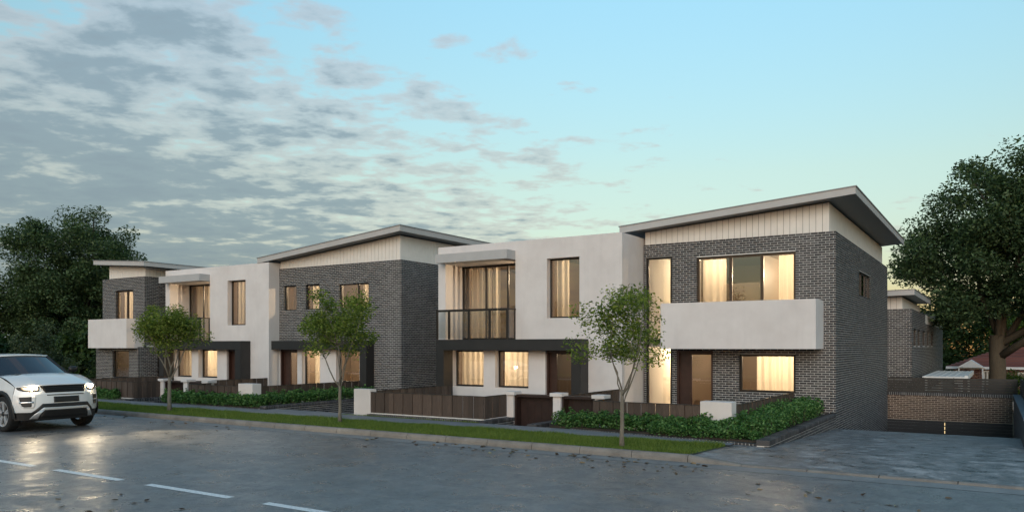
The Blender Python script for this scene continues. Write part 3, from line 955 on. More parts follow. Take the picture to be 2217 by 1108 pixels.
# ------------------------------------------------------------------ nearest brick house (by the driveway)
EX, EY, EB, ETOP = -4.23, 25.22, 38.0, 5.82
def slopeE(x): return 6.72 + 0.0765 * (x + 4.4)
def near_brick_house():
    h = thing('brick_house', 'charcoal brick house with white balcony box beside the driveway', 'house', (-7.3, EY, -0.4), 'houses in the row')
    x0 = -10.47
    holes = [(-10.385, -9.45, -0.6, 5.38), (-8.59, -5.41, 2.60, 5.28), (-9.28, -8.04, -0.6, 2.17), (-7.17, -5.41, 0.83, 2.06)]
    i = 0.005
    fix_normals(holed(MB(), 'y', x0, EX - i, -0.7, ETOP - i, EY + i, EY + 0.26, holes).build('mortar_wall', 'mortar', h))
    sh = [(29.82, 32.72, 4.10, 5.00)]
    fix_normals(holed(MB(), 'x', EY + 0.26, EB, -2.8, ETOP - i, EX - 0.26, EX - i, sh).build('mortar_wall', 'mortar', h))
    MB().box(EX - 0.26, EX - i, EY + i + 0.001, EY + 0.26, -2.8, -0.7).build('mortar_wall', 'mortar', h)
    MB().box(x0, EX - 0.26, EB - 0.26, EB, -2.8, ETOP - i).build('rear_wall', 'mortar', h)
    MB().box(x0 - 0.02, x0 + 0.06, 33.0, EB, -0.7, ETOP).build('side_wall', 'mortar', h)
    bx_ = front_boxes(brick_rects(x0, EX, -0.45, ETOP, holes), EY)
    sr = brick_rects(EY + 0.121, EB, -2.4, ETOP, sh, phase=1, keep=lambda u, z: z > drive_z(u) - 0.15)
    bx_ += right_boxes(sr, EX)
    lay_bricks(h, bx_, 300, shown=lambda b: b[6] == 'y' and (b[4] > 3.72 or b[4] < 2.2 and b[4] > 0.7 or b[0] > -4.65) )
    MB().box(x0, EX - 0.27, EY + 0.27, EB - 0.27, 2.30, 2.54).build('floor_slab', 'interior_white', h)
    # cladding and roof
    boards_front(h, -10.44, -4.43, EY + 0.05, ETOP - 0.05, slopeE)
    boards_right(h, EY + 0.081, 37.9, -4.43, ETOP - 0.05, slopeE(-4.43) - 0.02)
    skillion(h, -11.1, -3.58, EY - 0.65, 38.1, slopeE(-11.1) - 0.005, slopeE(-3.58) - 0.005, 0.215)
    # balcony box
    bz0, bz1 = 2.23, 3.71
    m = MB(); m.box(-9.39, -4.58, 24.02, 24.17, bz0, bz1); m.box(-9.39, -9.24, 24.17, EY - 0.002, bz0, bz1); m.box(-4.73, -4.58, 24.17, EY - 0.002, bz0, bz1)
    m.box(-9.24, -4.73, 24.17, EY - 0.002, bz0, 2.48)
    fix_normals(m.build('balcony', 'white_render', h))
    # openings
    window(h, -8.59, -5.41, 2.60, 5.28, EY + 0.085, mull=(-7.47, -6.46), fw=0.075, mw=0.10, mat='bronze_frame', name='sliding_door')
    window(h, -10.385, -9.45, -0.6, 5.38, EY + 0.05, trans=(2.50,), fw=0.075, mw=0.10, mat='window_frame_metal')
    window(h, -7.17, -5.41, 0.83, 2.06, EY + 0.085, fw=0.075)
    glass_door(h, -9.28, -8.04, -0.6, 2.17, EY + 0.02, leaf_split=-8.80)
    window(h, 29.82, 32.72, 4.10, 5.00, EX - 0.06, mull=(30.8, 31.8), fw=0.05, axis='x')
    # rooms: stair hall beside the white house, upper living room, lower living room
    room(h, -10.38, -9.40, EY + 0.28, 30.5, -0.5, 5.50, wall='interior_white')
    room(h, -9.26, -4.60, EY + 0.28, 31.5, 2.56, 5.55)
    room(h, -9.26, -4.60, EY + 0.28, 30.0, -0.5, 2.24)
    MB().box(-9.40, -8.55, EY + 0.28, EY + 0.33, 2.56, 5.5).build('partition', 'interior_white', h)
    m = MB(); m.box(-7.1, -7.0, EY + 2.4, 31.4, 2.56, 5.54); m.box(-9.2, -7.1, EY + 2.9, EY + 3.0, 2.56, 4.6)
    m.build('partition', 'interior_dark', h)
    MB().box(-6.0, -4.75, 31.2, 31.45, 2.56, 4.5).build('inner_door', 'interior_white', h)
    lamp(-9.9, 29.6, 5.44, 85); lamp(-10.1, 28.0, 2.2, 48)
    lamp(-5.6, 29.8, 5.0, 170); lamp(-5.5, 27.0, 5.2, 60); lamp(-8.0, 26.6, 5.3, 45)
    lamp(-6.0, 27.0, 2.2, 120); lamp(-8.0, 28.4, 2.2, 35)
    curtain(-8.50, -7.72, EY + 0.42, 2.60, 5.22, 'cream curtain at the edge of the wide upper glazing nearest the white house', 11)
    curtain(-6.02, -5.47, EY + 0.42, 2.60, 5.22, 'cream curtain at the edge of the wide upper glazing, on the driveway side', 12)
    curtain(-6.72, -5.47, EY + 0.45, 0.86, 2.02, 'cream curtain across the ground floor window under the white balcony box', 13)
    return h
near_brick_house()
t = thing('pedestal_table', 'small white pedestal table seen through the glazed door under the balcony', 'table', (-8.3, 27.2, -0.5))
MB().tube([(-8.3, 27.2, 0.70), (-8.3, 27.2, 0.73)], [0.36, 0.36], 24).build('table_top', 'interior_white', t)
MB().tube([(-8.3, 27.2, -0.47), (-8.3, 27.2, 0.70)], [0.05, 0.05], 12).build('stem', 'interior_white', t)
MB().tube([(-8.3, 27.2, -0.5), (-8.3, 27.2, -0.47)], [0.24, 0.2], 20).build('base', 'interior_white', t)

# ------------------------------------------------------------------ middle brick house
def middle_brick_house():
    X0, X1, Y0, YB, ZT = -27.62, -20.43, 24.06, 35.0, 5.81
    h = thing('brick_house', 'charcoal brick house with dark porch frame standing between the two white houses', 'house', (-24, Y0, -0.4), 'houses in the row')
    i = 0.005
    gh = (-27.60, -22.25, -0.8, 2.25)        # the ground floor behind the porch is rendered
    holes = [(-27.30, -26.50, 3.91, 5.03), (-25.92, -25.08, 3.91, 5.02), (-23.88, -22.20, 3.91, 4.97)]
    fix_normals(holed(MB(), 'y', X0, X1 - i, -0.7, ZT - i, Y0 + i, Y0 + 0.26, holes + [gh]).build('mortar_wall', 'mortar', h))
    fix_normals(holed(MB(), 'x', Y0 + 0.26, YB, -0.7, ZT - i, X1 - 0.26, X1 - i, []).build('mortar_wall', 'mortar', h))
    bx_ = front_boxes(brick_rects(X0, X1, -0.45, ZT, holes + [(-28, -21.9, -1, 2.45)]), Y0)
    bx_ += right_boxes(brick_rects(Y0 + 0.121, YB, -0.45, ZT, phase=1), X1)
    lay_bricks(h, bx_, 300, shown=lambda b: b[6] == 'y')
    rh = [(-27.58, -26.46, -0.8, 2.17), (-26.17, -25.05, -0.1, 2.17), (-24.08, -22.72, 0.78, 2.17)]
    fix_normals(holed(MB(), 'y', -27.60, -22.25, -0.7, 2.25, Y0 + 0.012, Y0 + 0.3, rh).build('front_wall', 'white_render', h))
    MB().box(X0, X1 - 0.27, YB - 0.26, YB, -0.7, ZT).build('rear_wall', 'mortar', h)
    MB().box(X0, X1 - 0.27, Y0 + 0.31, YB - 0.27, 2.28, 2.52).build('floor_slab', 'interior_white', h)
    sl = lambda x: 6.80 + 0.096 * (x + 20.6)
    boards_front(h, X0 + 0.03, X1 - 0.1, Y0 + 0.05, ZT - 0.05, sl)
    boards_right(h, Y0 + 0.081, YB - 0.1, X1 - 0.1, ZT - 0.05, sl(X1 - 0.1) - 0.02)
    skillion(h, -28.35, -19.98, Y0 - 0.62, YB + 0.3, sl(-28.35) - 0.005, sl(-19.98) - 0.005, 0.22)
    # dark frame round the porch
    py = 23.59
    MB().box(-27.60, -21.90, py, Y0 - 0.002, 2.18, 2.555).build('porch_beam', 'portal_paint', h, bevel=0.006)
    MB().box(-22.26, -21.90, py + 0.003, Y0 - 0.002, -0.7, 2.18).build('porch_post', 'portal_paint', h)
    window(h, -27.30, -26.50, 3.91, 5.03, Y0 + 0.10, fw=0.055)
    window(h, -25.92, -25.08, 3.91, 5.02, Y0 + 0.10, fw=0.055)
    window(h, -23.88, -22.20, 3.91, 4.97, Y0 + 0.10, mull=(-22.86,), fw=0.055)
    window(h, -26.17, -25.05, -0.1, 2.17, Y0 + 0.22, fw=0.06)
    window(h, -24.08, -22.72, 0.78, 2.17, Y0 + 0.22, fw=0.06)
    glass_door(h, -27.58, -26.46, -0.6, 2.17, Y0 + 0.06, leaf_split=-27.05)
    room(h, -27.5, -24.6, Y0 + 0.32, 28.5, 2.54, 5.5); room(h, -24.4, -20.8, Y0 + 0.32, 28.5, 2.54, 5.5)
    room(h, -27.5, -22.3, Y0 + 0.32, 28.5, -0.5, 2.24)
    lamp(-24.8, 25.9, 5.2, 90); lamp(-21.4, 26.1, 5.1, 130); lamp(-26.2, 26.4, 2.2, 110); lamp(-23.5, 26.2, 2.2, 60)
    curtain(-25.85, -25.14, Y0 + 0.4, 3.95, 4.98, 'cream curtain in the second small upper window of the middle brick house', 21)
    curtain(-22.85, -22.26, Y0 + 0.4, 3.95, 4.92, 'cream curtain in the widest small upper window of the middle brick house', 22)
    curtain(-25.75, -25.10, Y0 + 0.45, -0.05, 2.12, 'cream curtain in the full height porch window of the middle brick house', 23)
middle_brick_house()

# ------------------------------------------------------------------ far brick house with its own balcony box
def far_brick_house():
    X0, X1, YU, YG, YB, ZT = -39.95, -36.23, 23.0, 22.65, 33.0, 5.82
    h = thing('brick_house', 'charcoal brick house with white balcony box at the far end of the row', 'house', (-38, YU, -0.4), 'houses in the row')
    i = 0.005
    hu = [(-38.75, -37.20, 3.2, 5.18)]; hg = [(-38.45, -37.00, 0.72, 2.12)]; hs = [(24.55, 26.4, 2.7, 5.05), (23.75, 25.6, -0.7, 2.12)]
    fix_normals(holed(MB(), 'y', X0, X1 - i, 2.3, ZT - i, YU + i, YU + 0.26, hu).build('mortar_wall', 'mortar', h))
    fix_normals(holed(MB(), 'y', X0, X1 - i, -0.7, 2.3, YG + i, YG + 0.26, hg).build('mortar_wall', 'mortar', h))
    fix_normals(holed(MB(), 'x', YU + 0.26, YB, 2.3, ZT - i, X1 - 0.26, X1 - i, hs).build('mortar_wall', 'mortar', h))
    fix_normals(holed(MB(), 'x', YG + 0.26, YB, -0.7, 2.3, X1 - 0.26, X1 - i, hs).build('mortar_wall', 'mortar', h))
    MB().box(X0, X1 - 0.27, YB - 0.26, YB, -0.7, ZT).build('rear_wall', 'mortar', h)
    MB().box(X0, X0 + 0.26, YU + 0.26, YB - 0.26, -0.7, ZT).build('side_wall', 'mortar', h)
    bx_ = front_boxes(brick_rects(X0, X1, 2.2, ZT, hu), YU) + front_boxes(brick_rects(X0, X1, -0.45, 2.28, hg), YG)
    bx_ += right_boxes(brick_rects(YU + 0.121, YB, 2.35, ZT, hs, phase=1), X1) + right_boxes(brick_rects(YG + 0.121, YB, -0.45, 2.28, hs, phase=1), X1)
    lay_bricks(h, bx_, 60, shown=lambda b: b[4] > 3.8)
    MB().box(X0, X1 - 0.27, YU + 0.27, YB - 0.27, 2.28, 2.52).build('floor_slab', 'interior_white', h)
    sl = lambda x: 6.30 - 0.068 * (x + 36.2)
    boards_front(h, X0 + 0.55, X1 + 0.0, YU + 0.05, ZT - 0.05, sl)
    boards_right(h, YU + 0.081, YB - 0.1, X1 - 0.002, ZT - 0.05, sl(X1) - 0.02)
    skillion(h, -39.75, -35.35, YU - 0.6, YB + 0.3, sl(-39.75) - 0.005, sl(-35.35) - 0.005, 0.21)
    bz0, bz1, bf = 2.23, 3.68, 22.07
    m = MB(); m.box(-39.65, X1 - 0.03, bf, bf + 0.15, bz0, bz1); m.box(X1 - 0.18, X1 - 0.03, bf + 0.15, YU - 0.002, bz0, bz1); m.box(-39.65, -39.5, bf + 0.15, YU - 0.002, bz0, bz1)
    m.box(-39.5, X1 - 0.18, bf + 0.15, YU - 0.002, 2.285, 2.45)
    fix_normals(m.build('balcony', 'white_render', h))
    window(h, -38.75, -37.20, 3.2, 5.18, YU + 0.10, mull=(-37.85,), fw=0.07, mw=0.12, mat='bronze_frame', name='sliding_door')
    window(h, -38.45, -37.00, 0.72, 2.12, YG + 0.10, fw=0.06)
    window(h, 24.55, 26.4, 2.7, 5.05, X1 - 0.08, fw=0.06, axis='x')
    m = MB(); m.box(X1 - 0.14, X1 - 0.06, 23.75, 25.6, -0.7, 2.12); m.build('door', 'door_timber', h)
    room(h, -39.6, -36.55, YU + 0.32, 28.5, 2.54, 5.5); room(h, -39.6, -36.55, YG + 0.4, 28.5, -0.5, 2.24)
    lamp(-38.0, 25.4, 5.3, 110); lamp(-38.2, 25.0, 2.2, 35)
    curtain(-38.62, -37.92, YU + 0.4, 3.24, 5.12, 'cream curtain in the balcony window of the brick house at the far end', 31)
    curtain(-37.78, -37.5, YU + 0.4, 3.24, 5.12, 'narrow cream curtain in the balcony window of the brick house at the far end', 32)
far_brick_house()
# ================================================================== FRONT YARDS
def plank_fence(label, p, q, z0, z1, group, w=0.19, th=0.03, plinth=None):
    """vertical boards between two points along x or y, slightly uneven, with a capping strip"""
    p, q = Vector(p), Vector(q)
    L = (q - p).length; d = (q - p) / L; nrm = Vector((-d.y, d.x))
    f = thing('timber_fence', label, 'fence', (p.x, p.y, z0), group)
    n = max(2, round(L / w)); ww = L / n
    rnd = random.Random(int(abs(p.x * 31 + p.y * 17)))
    for i in range(n):
        a = p + d * (i * ww + 0.007); b = p + d * ((i + 1) * ww - 0.007)
        off = rnd.uniform(-0.004, 0.004) + (0.012 if i % 2 else -0.006)
        A = a + nrm * (off - th / 2); B = b + nrm * (off - th / 2); Cc = b + nrm * (off + th / 2); D = a + nrm * (off + th / 2)
        zt = z1 - rnd.uniform(0, 0.006)
        MB().hexa([(A.x, A.y, z0), (B.x, B.y, z0), (Cc.x, Cc.y, z0), (D.x, D.y, z0), (A.x, A.y, zt), (B.x, B.y, zt), (Cc.x, Cc.y, zt), (D.x, D.y, zt)]).build('plank', 'fence_timber', f)
    e = 0.026
    A = p + nrm * e; B = q + nrm * e; Cc = q - nrm * e; D = p - nrm * e
    MB().hexa([(A.x, A.y, z1), (B.x, B.y, z1), (Cc.x, Cc.y, z1), (D.x, D.y, z1), (A.x, A.y, z1 + 0.016), (B.x, B.y, z1 + 0.016), (Cc.x, Cc.y, z1 + 0.016), (D.x, D.y, z1 + 0.016)]).build('capping', 'slat_paint', f)
    if plinth is not None:
        MB().box(min(p.x, q.x) - 0.02, max(p.x, q.x) + 0.02, min(p.y, q.y) - 0.03, max(p.y, q.y) + 0.05, plinth, z0 - 0.002).build('plinth', 'mortar', f)
    return f
def pier(label, x0, x1, y0, y1, z0, z1, cap=0.07, capz=0.10):
    t = thing('gate_pier', label, 'pier', ((x0 + x1) / 2, (y0 + y1) / 2, z0), 'white rendered piers')
    MB().box(x0, x1, y0, y1, z0, z1 - (capz if cap else 0)).build('shaft', 'white_render', t, bevel=0.006)
    if cap:
        MB().box(x0 - cap, x1 + cap, y0 - cap, y1 + cap, z1 - capz, z1).build('cap', 'white_render', t, bevel=0.006)
    return t
def gate(label, x0, x1, y, z0, z1):
    g = thing('entry_gate', label, 'gate', ((x0 + x1) / 2, y, z0), 'entry gates')
    fw = 0.055
    m = MB(); m.box(x0, x0 + fw, y, y + 0.35, z0, z1); m.box(x1 - fw, x1, y, y + 0.35, z0, z1); m.box(x0 + fw, x1 - fw, y, y + 0.35, z1 - 0.07, z1)
    m.build('gate_frame', 'gate_metal', g)
    n = 5; w = (x1 - x0 - 2 * fw - 0.02) / n
    for i in range(n):
        a = x0 + fw + 0.01 + i * w
        MB().box(a, a + w - 0.006, y + 0.26, y + 0.30, z0 + 0.05, z1 - 0.09).build('gate_panel', 'gate_metal', g)
    MB().tube([(x1 - fw - 0.12, y + 0.22, z0 + 0.55), (x1 - fw - 0.12, y + 0.22, z0 + 0.75)], [0.012, 0.012], 8).build('handle', 'bronze_frame', g)
    return g
def header_wall(label, x0, x1, y0, y1, zt, zfoot, side='x', n_parts=200, cat='wall', nxt=0.0735):
    """low brick wall along y: an on-edge header course on top of stretcher courses, right face visible; zfoot(y) = paving level in front"""
    w = thing('brick_edging_wall', label, cat, ((x0 + x1) / 2, y0, zfoot(y0)), 'low brick edging walls')
    hh = 0.115; i = 0.008
    zmin = min(zfoot(y0), zfoot(y1)) - 0.12
    MB().box(x0 + i, x1 - i, y0 + i, y1, zmin, zt - i).build('mortar_core', 'mortar', w)
    bx_ = []
    n = max(1, round((y1 - y0) / nxt)); s = (y1 - y0) / n
    for k_ in range(n):
        bx_.append((x0, x1, y0 + k_ * s, y0 + (k_ + 1) * s - 0.012, zt - hh, zt, 'x'))
    zz = zt - hh - 0.012; r = 0
    while zz > zmin + 0.06:
        for a, b, c, d in brick_rects(y0, y1, zz - COURSE + JOINT - 0.001, zz, phase=r):
            if d > zfoot((a + b) / 2) - 0.05:
                bx_.append((x1 - 0.11, x1, a, b, c, d, 'x'))
        zz -= COURSE; r += 1
    lay_bricks(w, bx_, n_parts)
    return w
def edging_row(label, pts, z, depth_=0.17, n_parts=120, s=0.085):
    """bricks laid as headers, nearly flush with the paving, following the back of the footpath"""
    w = thing('brick_edging', label, 'edging', (pts[0][0], pts[0][1], z - 0.05), 'brick edging rows')
    bx_ = []; mort = MB()
    for (xa, ya), (xb, yb) in zip(pts, pts[1:]):
        n = max(1, round((xb - xa) / s)); st = (xb - xa) / n
        for k_ in range(n):
            a = xa + k_ * st; y = ya + (yb - ya) * (k_ + 0.5) / n
            bx_.append((a, a + st - 0.014, y, y + depth_, z - 0.06, z, 'x'))
        mort.hexa([(xa, ya + 0.004, z - 0.07), (xb, yb + 0.004, z - 0.07), (xb, yb + depth_, z - 0.07), (xa, ya + depth_, z - 0.07), (xa, ya + 0.004, z - 0.006), (xb, yb + 0.004, z - 0.006), (xb, yb + depth_, z - 0.006), (xa, ya + depth_, z - 0.006)])
    mort.build('mortar_bed', 'mortar', w)
    lay_bricks(w, bx_, n_parts)

def entry_z(y):
    return FP - 0.004 - max(0, min(1, (y - 17.95) / 2.6)) * 0.58

def yard(ox, near):
    o = lambda v: v + ox
    A = 'before the nearer white house' if near else 'at the far end of the row'
    B_ = 'behind the hedge by the driveway' if near else 'behind the long far hedge'
    S_ = 'nearest the driveway' if near else 'farther down the street'
    # walled front court of the white house
    zb = 0.235
    if near:
        pier('wide white rendered pier at the left end of the timber fence, beside a street tree', o(-17.44), o(-16.74), 18.22, 18.50, 0.12, 0.96, cap=0)
    else:
        pier('small wide white pier behind the shrub next to the car headlight', o(-17.0), o(-16.30), 18.22, 18.50, 0.12, 0.96, cap=0)
    plank_fence('dark timber plank fence facing the street ' + A, (o(-16.73), 18.25), (o(-12.44), 18.25), zb, 0.87, 'timber plank fences', plinth=-0.3)
    plank_fence('short dark timber fence return by the entry path ' + A, (o(-12.425), 18.236), (o(-12.425), 19.43), zb, 0.87, 'timber plank fences')
    plank_fence('dark timber side fence running back to the porch ' + A, (o(-17.05), 18.52), (o(-17.05), 22.85), zb - 0.3, 0.87, 'timber plank fences')
    # brick walls that edge the two descending paths
    header_wall('low brick wall under the short fence return by the entry path, ' + S_, o(-12.48), o(-12.20), 17.97, 19.70, 0.21, entry_z, n_parts=40)
    header_wall('low brick wall between the two entry paths, below the gate pier, ' + S_, o(-10.84), o(-10.55), 17.97, 19.70, 0.20, entry_z, n_parts=40)
    edging_row('brick edging row under the timber fence ' + A, [(o(-16.73), 18.05), (o(-12.5), 18.05)], 0.20, n_parts=60)
    pier('slender white capped gate pier at the end of the fence return, ' + S_, o(-12.42), o(-12.20), 19.44, 19.72, -0.4, 0.97)
    pier('white capped gate pier between the two dark gates, ' + S_, o(-10.85), o(-10.60), 19.42, 19.70, -0.4, 0.975)
    pier('white capped gate pier half hidden at the fence corner, ' + S_, o(-9.52), o(-9.27), 19.42, 19.70, -0.4, 0.96)
    gate('dark brown panel gate beside the timber fence return, ' + S_, o(-12.19), o(-10.86), 19.50, -0.42, 0.89)
    gate('dark brown panel gate beside the hedge, ' + S_, o(-10.59), o(-9.53), 19.50, -0.42, 0.89)
    plank_fence('dark timber dividing fence running back from the gates, ' + S_, (o(-10.60), 19.75), (o(-10.60), 23.45), -0.4, 0.89, 'timber plank fences')
    # brick house court
    plank_fence('dark timber plank fence ' + B_, (o(-9.07), 18.42), (o(-6.19), 18.42), zb, 0.865, 'timber plank fences')
    plank_fence('short return of dark timber fence from the gate pier, ' + S_, (o(-9.08), 18.44), (o(-9.08), 19.42), zb, 0.865, 'timber plank fences')
    pier('broad white pier without cap rising from the hedge, ' + S_, o(-6.18), o(-5.41), 18.40, 18.79, 0.12, 0.97, cap=0)
    plank_fence('dark timber side fence from the broad pier to the brick house, ' + S_, (o(-5.44), 18.80), (o(-5.44), 24.0 if not near else 25.1), zb, 0.865, 'timber plank fences')
    # planted bed with its brick edges
    yend = 25.2 if near else 24.04
    m = MB()
    back = 18.40
    m.hexa([(o(-10.2), 18.1, -0.3), (o(-4.5), 17.5 if near else 18.0, -0.3), (o(-4.5), back, -0.3), (o(-10.2), back, -0.3), (o(-10.2), 18.1, 0.20), (o(-4.5), 17.5 if near else 18.0, 0.20), (o(-4.5), back, 0.20), (o(-10.2), back, 0.20)])
    m.box(o(-5.40), o(-4.5), back + 0.001, yend, -0.3, 0.20)
    bed = m.build('planted_bed', 'soil')
    tag(bed, 'dark soil bed under the hedge ' + ('by the driveway' if near else 'of the middle brick house'), 'planting bed')
    if near:
        edging_row('flush brick edging along the footpath in front of the hedge by the driveway', [(o(-9.5), 17.93), (o(-4.5), 17.22)], 0.168, n_parts=70)
        header_wall('brick planter wall along the driveway', o(-4.50), o(-4.22), 17.15, 25.21, 0.262, drive_z, n_parts=160)
    else:
        edging_row('flush brick edging along the footpath in front of the long hedge', [(o(-9.3), 17.93), (o(-4.52), 17.93)], 0.168, n_parts=40)
        header_wall('brick planter wall beside the middle brick house', o(-4.50), o(-4.22), 17.97, 24.05, 0.262, lambda y: FP - 0.004 - max(0, min(1, (y - 18.4) / 3.0)) * 0.42, n_parts=80)
    # paths down to the doors
    for a, b, nm in ((-12.20, -10.84, 'path'), (-10.55, -9.10, 'path')):
        m = MB(); m.grid([[(o(a), y, entry_z(y)), (o(b), y, entry_z(y))] for y in (17.93, 18.3, 18.7, 19.1, 19.5, 20.0, 20.6, 23.4)])
        tag(m.build(nm, 'path_dark'), kind='structure')
    m = MB(); m.quad((o(-17.0), 20.7, -0.42), (o(-5.4), 20.7, -0.42), (o(-5.4), 25.4, -0.42), (o(-17.0), 25.4, -0.42))
    tag(m.build('path', 'path_concrete'), kind='structure')
yard(0.0, True)
yard(-17.1, False)
# sunken side passage between the middle brick house and the next white house
m = MB(); m.grid([[(-21.32, y, FP - 0.006 - max(0, min(1, (y - 18.4) / 3.0)) * 0.42), (-17.45, y, FP - 0.006 - max(0, min(1, (y - 18.4) / 3.0)) * 0.42)] for y in (17.93, 18.4, 19.4, 20.4, 21.4, 30)])
tag(m.build('path', 'path_concrete'), kind='structure')

# ================================================================== VEGETATION
def leaf_quads(pos, size, rng, up=0.35, aspect=0.5):
    """diamond leaves at the given points"""
    n = len(pos)
    d = rng.normal(size=(n, 3)); d[:, 2] *= 0.6; d /= np.linalg.norm(d, axis=1)[:, None]
    nr = rng.normal(size=(n, 3)); nr[:, 2] += up * 3; nr /= np.linalg.norm(nr, axis=1)[:, None]
    s = np.cross(d, nr); s /= (np.linalg.norm(s, axis=1)[:, None] + 1e-9)
    L = (size * rng.uniform(0.6, 1.35, n))[:, None]
    W = L * aspect
    fold = np.cross(s, d) * L * 0.12
    a = pos - d * L * 0.5; c = pos + d * L * 0.5
    b = pos + s * W * 0.5 + fold; e = pos - s * W * 0.5 + fold
    return np.stack([a, b, c, e], 1).reshape(-1, 3)

def branchy(root, rng, base, fork_z, tips, r0, mat, lean=(0, 0), name='trunk', segs=7, wob=0.05, stems=1):
    """trunk and limbs that reach for the tips"""
    base = Vector(base)
    m = MB()
    top = base + Vector((lean[0], lean[1], fork_z))
    pts = []; rad = []
    for i in range(6):
        t = i / 5
        p = base.lerp(top, t) + Vector((rng.normal() * wob * r0 * 2, rng.normal() * wob * r0 * 2, 0)) * (0 if i in (0,) else 1)
        pts.append(p); rad.append(r0 * (1.28 if i == 0 else 1.0 - 0.22 * t))
    m.tube(pts, rad, 10)
    nodes = [(pts[-1], rad[-1])]
    tips = sorted([Vector(t) for t in tips], key=lambda p: (p - top).length)
    n_main = max(3, min(6, len(tips) // 9))
    # the leading limbs reach for well spread tips in the upper part of the crown
    zq = sorted(t.z for t in tips)[int(len(tips) * 0.5)]
    high = [t for t in tips if t.z >= zq]
    mains = [high[0]]
    while len(mains) < n_main and len(mains) < len(high):
        mains.append(max(high, key=lambda t: min((t - q).length for q in mains)))
    paths = []
    def limb(p, q, r, bend):
        P = []; rr = []
        L = (q - p).length
        off = Vector((rng.normal(), rng.normal(), rng.normal() * 0.4)) * L * 0.06
        for i in range(segs):
            t = i / (segs - 1)
            w = p.lerp(q, t)
            w.z += math.sin(t * math.pi) * bend * L - (0 if t < 1 else 0)
            w += off * math.sin(t * math.pi) + Vector((rng.normal(), rng.normal(), rng.normal())) * L * 0.012 * (1 if 0 < t < 1 else 0)
            P.append(w); rr.append(max(r * (1 - 0.82 * t), 0.004))
        m.tube(P, rr, 6)
        for w, q_ in list(zip(P, rr))[1:]:
            paths.append((w, q_))
    for q in mains:
        st = base.lerp(top, 1.0 if q is mains[0] else rng.uniform(0.66, 0.98))     # limbs leave the stem at different heights
        limb(st, q, r0 * rng.uniform(0.34, 0.52), -0.05 + rng.uniform(-0.04, 0.06))
    for q in tips:
        if q in mains: continue
        best = min(paths, key=lambda w: (w[0] - q).length + max(0, w[0].z - q.z) * 0.8 + (0.6 if w[1] < 0.012 else 0))
        limb(best[0], q, max(best[1] * 0.6, 0.006), 0.04)
    return m.build(name, mat, root, smooth=True)

def tree(name, label, cat, base, fork, crown_c, crown_r, n_tips, per_tip, clump, leaf, r0, lmat, bmat, seed, group=None, shell=0.55, lean=(0, 0), low_cut=None, up=0.35, aspect=0.5, squash=0.75, lobes=1.0):
    rng = np.random.default_rng(seed)
    root = thing(name, label, cat, base, group)
    tips = []
    crown_c = np.array(crown_c, float); crown_r = np.array(crown_r, float)
    k_ = 0
    while len(tips) < n_tips and k_ < 20000:
        k_ += 1
        v = rng.normal(size=3); v /= np.linalg.norm(v)
        rr = rng.uniform(shell ** 3, 1.0) ** (1 / 3)
        # uneven outline: lobes
        lob = 0.84 + lobes * (0.22 * math.sin(v[0] * 4.1 + seed) * math.cos(v[1] * 3.7 + seed * 1.3) + 0.17 * math.sin(v[2] * 6 + seed * 2.1))
        p = crown_c + v * rr * crown_r * lob
        if low_cut is not None and p[2] < low_cut: continue
        tips.append(p)
    tips = np.array(tips)
    trunk = branchy(root, rng, base, fork, tips, r0, bmat, lean)
    ps = []
    for t in tips:
        n = int(per_tip * rng.uniform(0.45, 1.5))
        q = rng.normal(size=(n, 3)); q /= np.linalg.norm(q, axis=1)[:, None]
        q *= (rng.uniform(0, 1, n) ** 0.42)[:, None] * clump * 1.75 * rng.uniform(0.7, 1.25)
        q[:, 2] *= squash
        ps.append(t + q)
    ps = np.concatenate(ps)
    np_mesh('crown', leaf_quads(ps, leaf, rng, up, aspect), 4, lmat, root)
    return root

tree('street_tree', 'slender young street tree nearest the driveway, in front of the white balcony box', 'tree', (-6.92, 15.45, FP - 0.03), 1.25, (-6.95, 15.45, 2.62), (1.02, 1.0, 1.10), 50, 115, 0.19, 0.078, 0.050, 'leaf_street', 'bark_pale', 11, 'street trees on the verge', 0.35, low_cut=1.25)
tree('street_tree', 'middle young street tree, before the middle brick house', 'tree', (-16.0, 16.15, FP - 0.03), 1.25, (-16.05, 16.15, 2.90), (1.30, 1.25, 1.05), 58, 145, 0.23, 0.084, 0.052, 'leaf_street', 'bark_pale', 5, 'street trees on the verge', 0.3, low_cut=2.0)
tree('street_tree', 'young street tree next to the car, with a dense round crown', 'tree', (-23.77, 16.0, FP - 0.03), 1.15, (-23.85, 16.0, 2.95), (1.22, 1.15, 0.86), 64, 165, 0.22, 0.086, 0.070, 'leaf_street', 'bark_pale', 23, 'street trees on the verge', 0.2, low_cut=2.15)

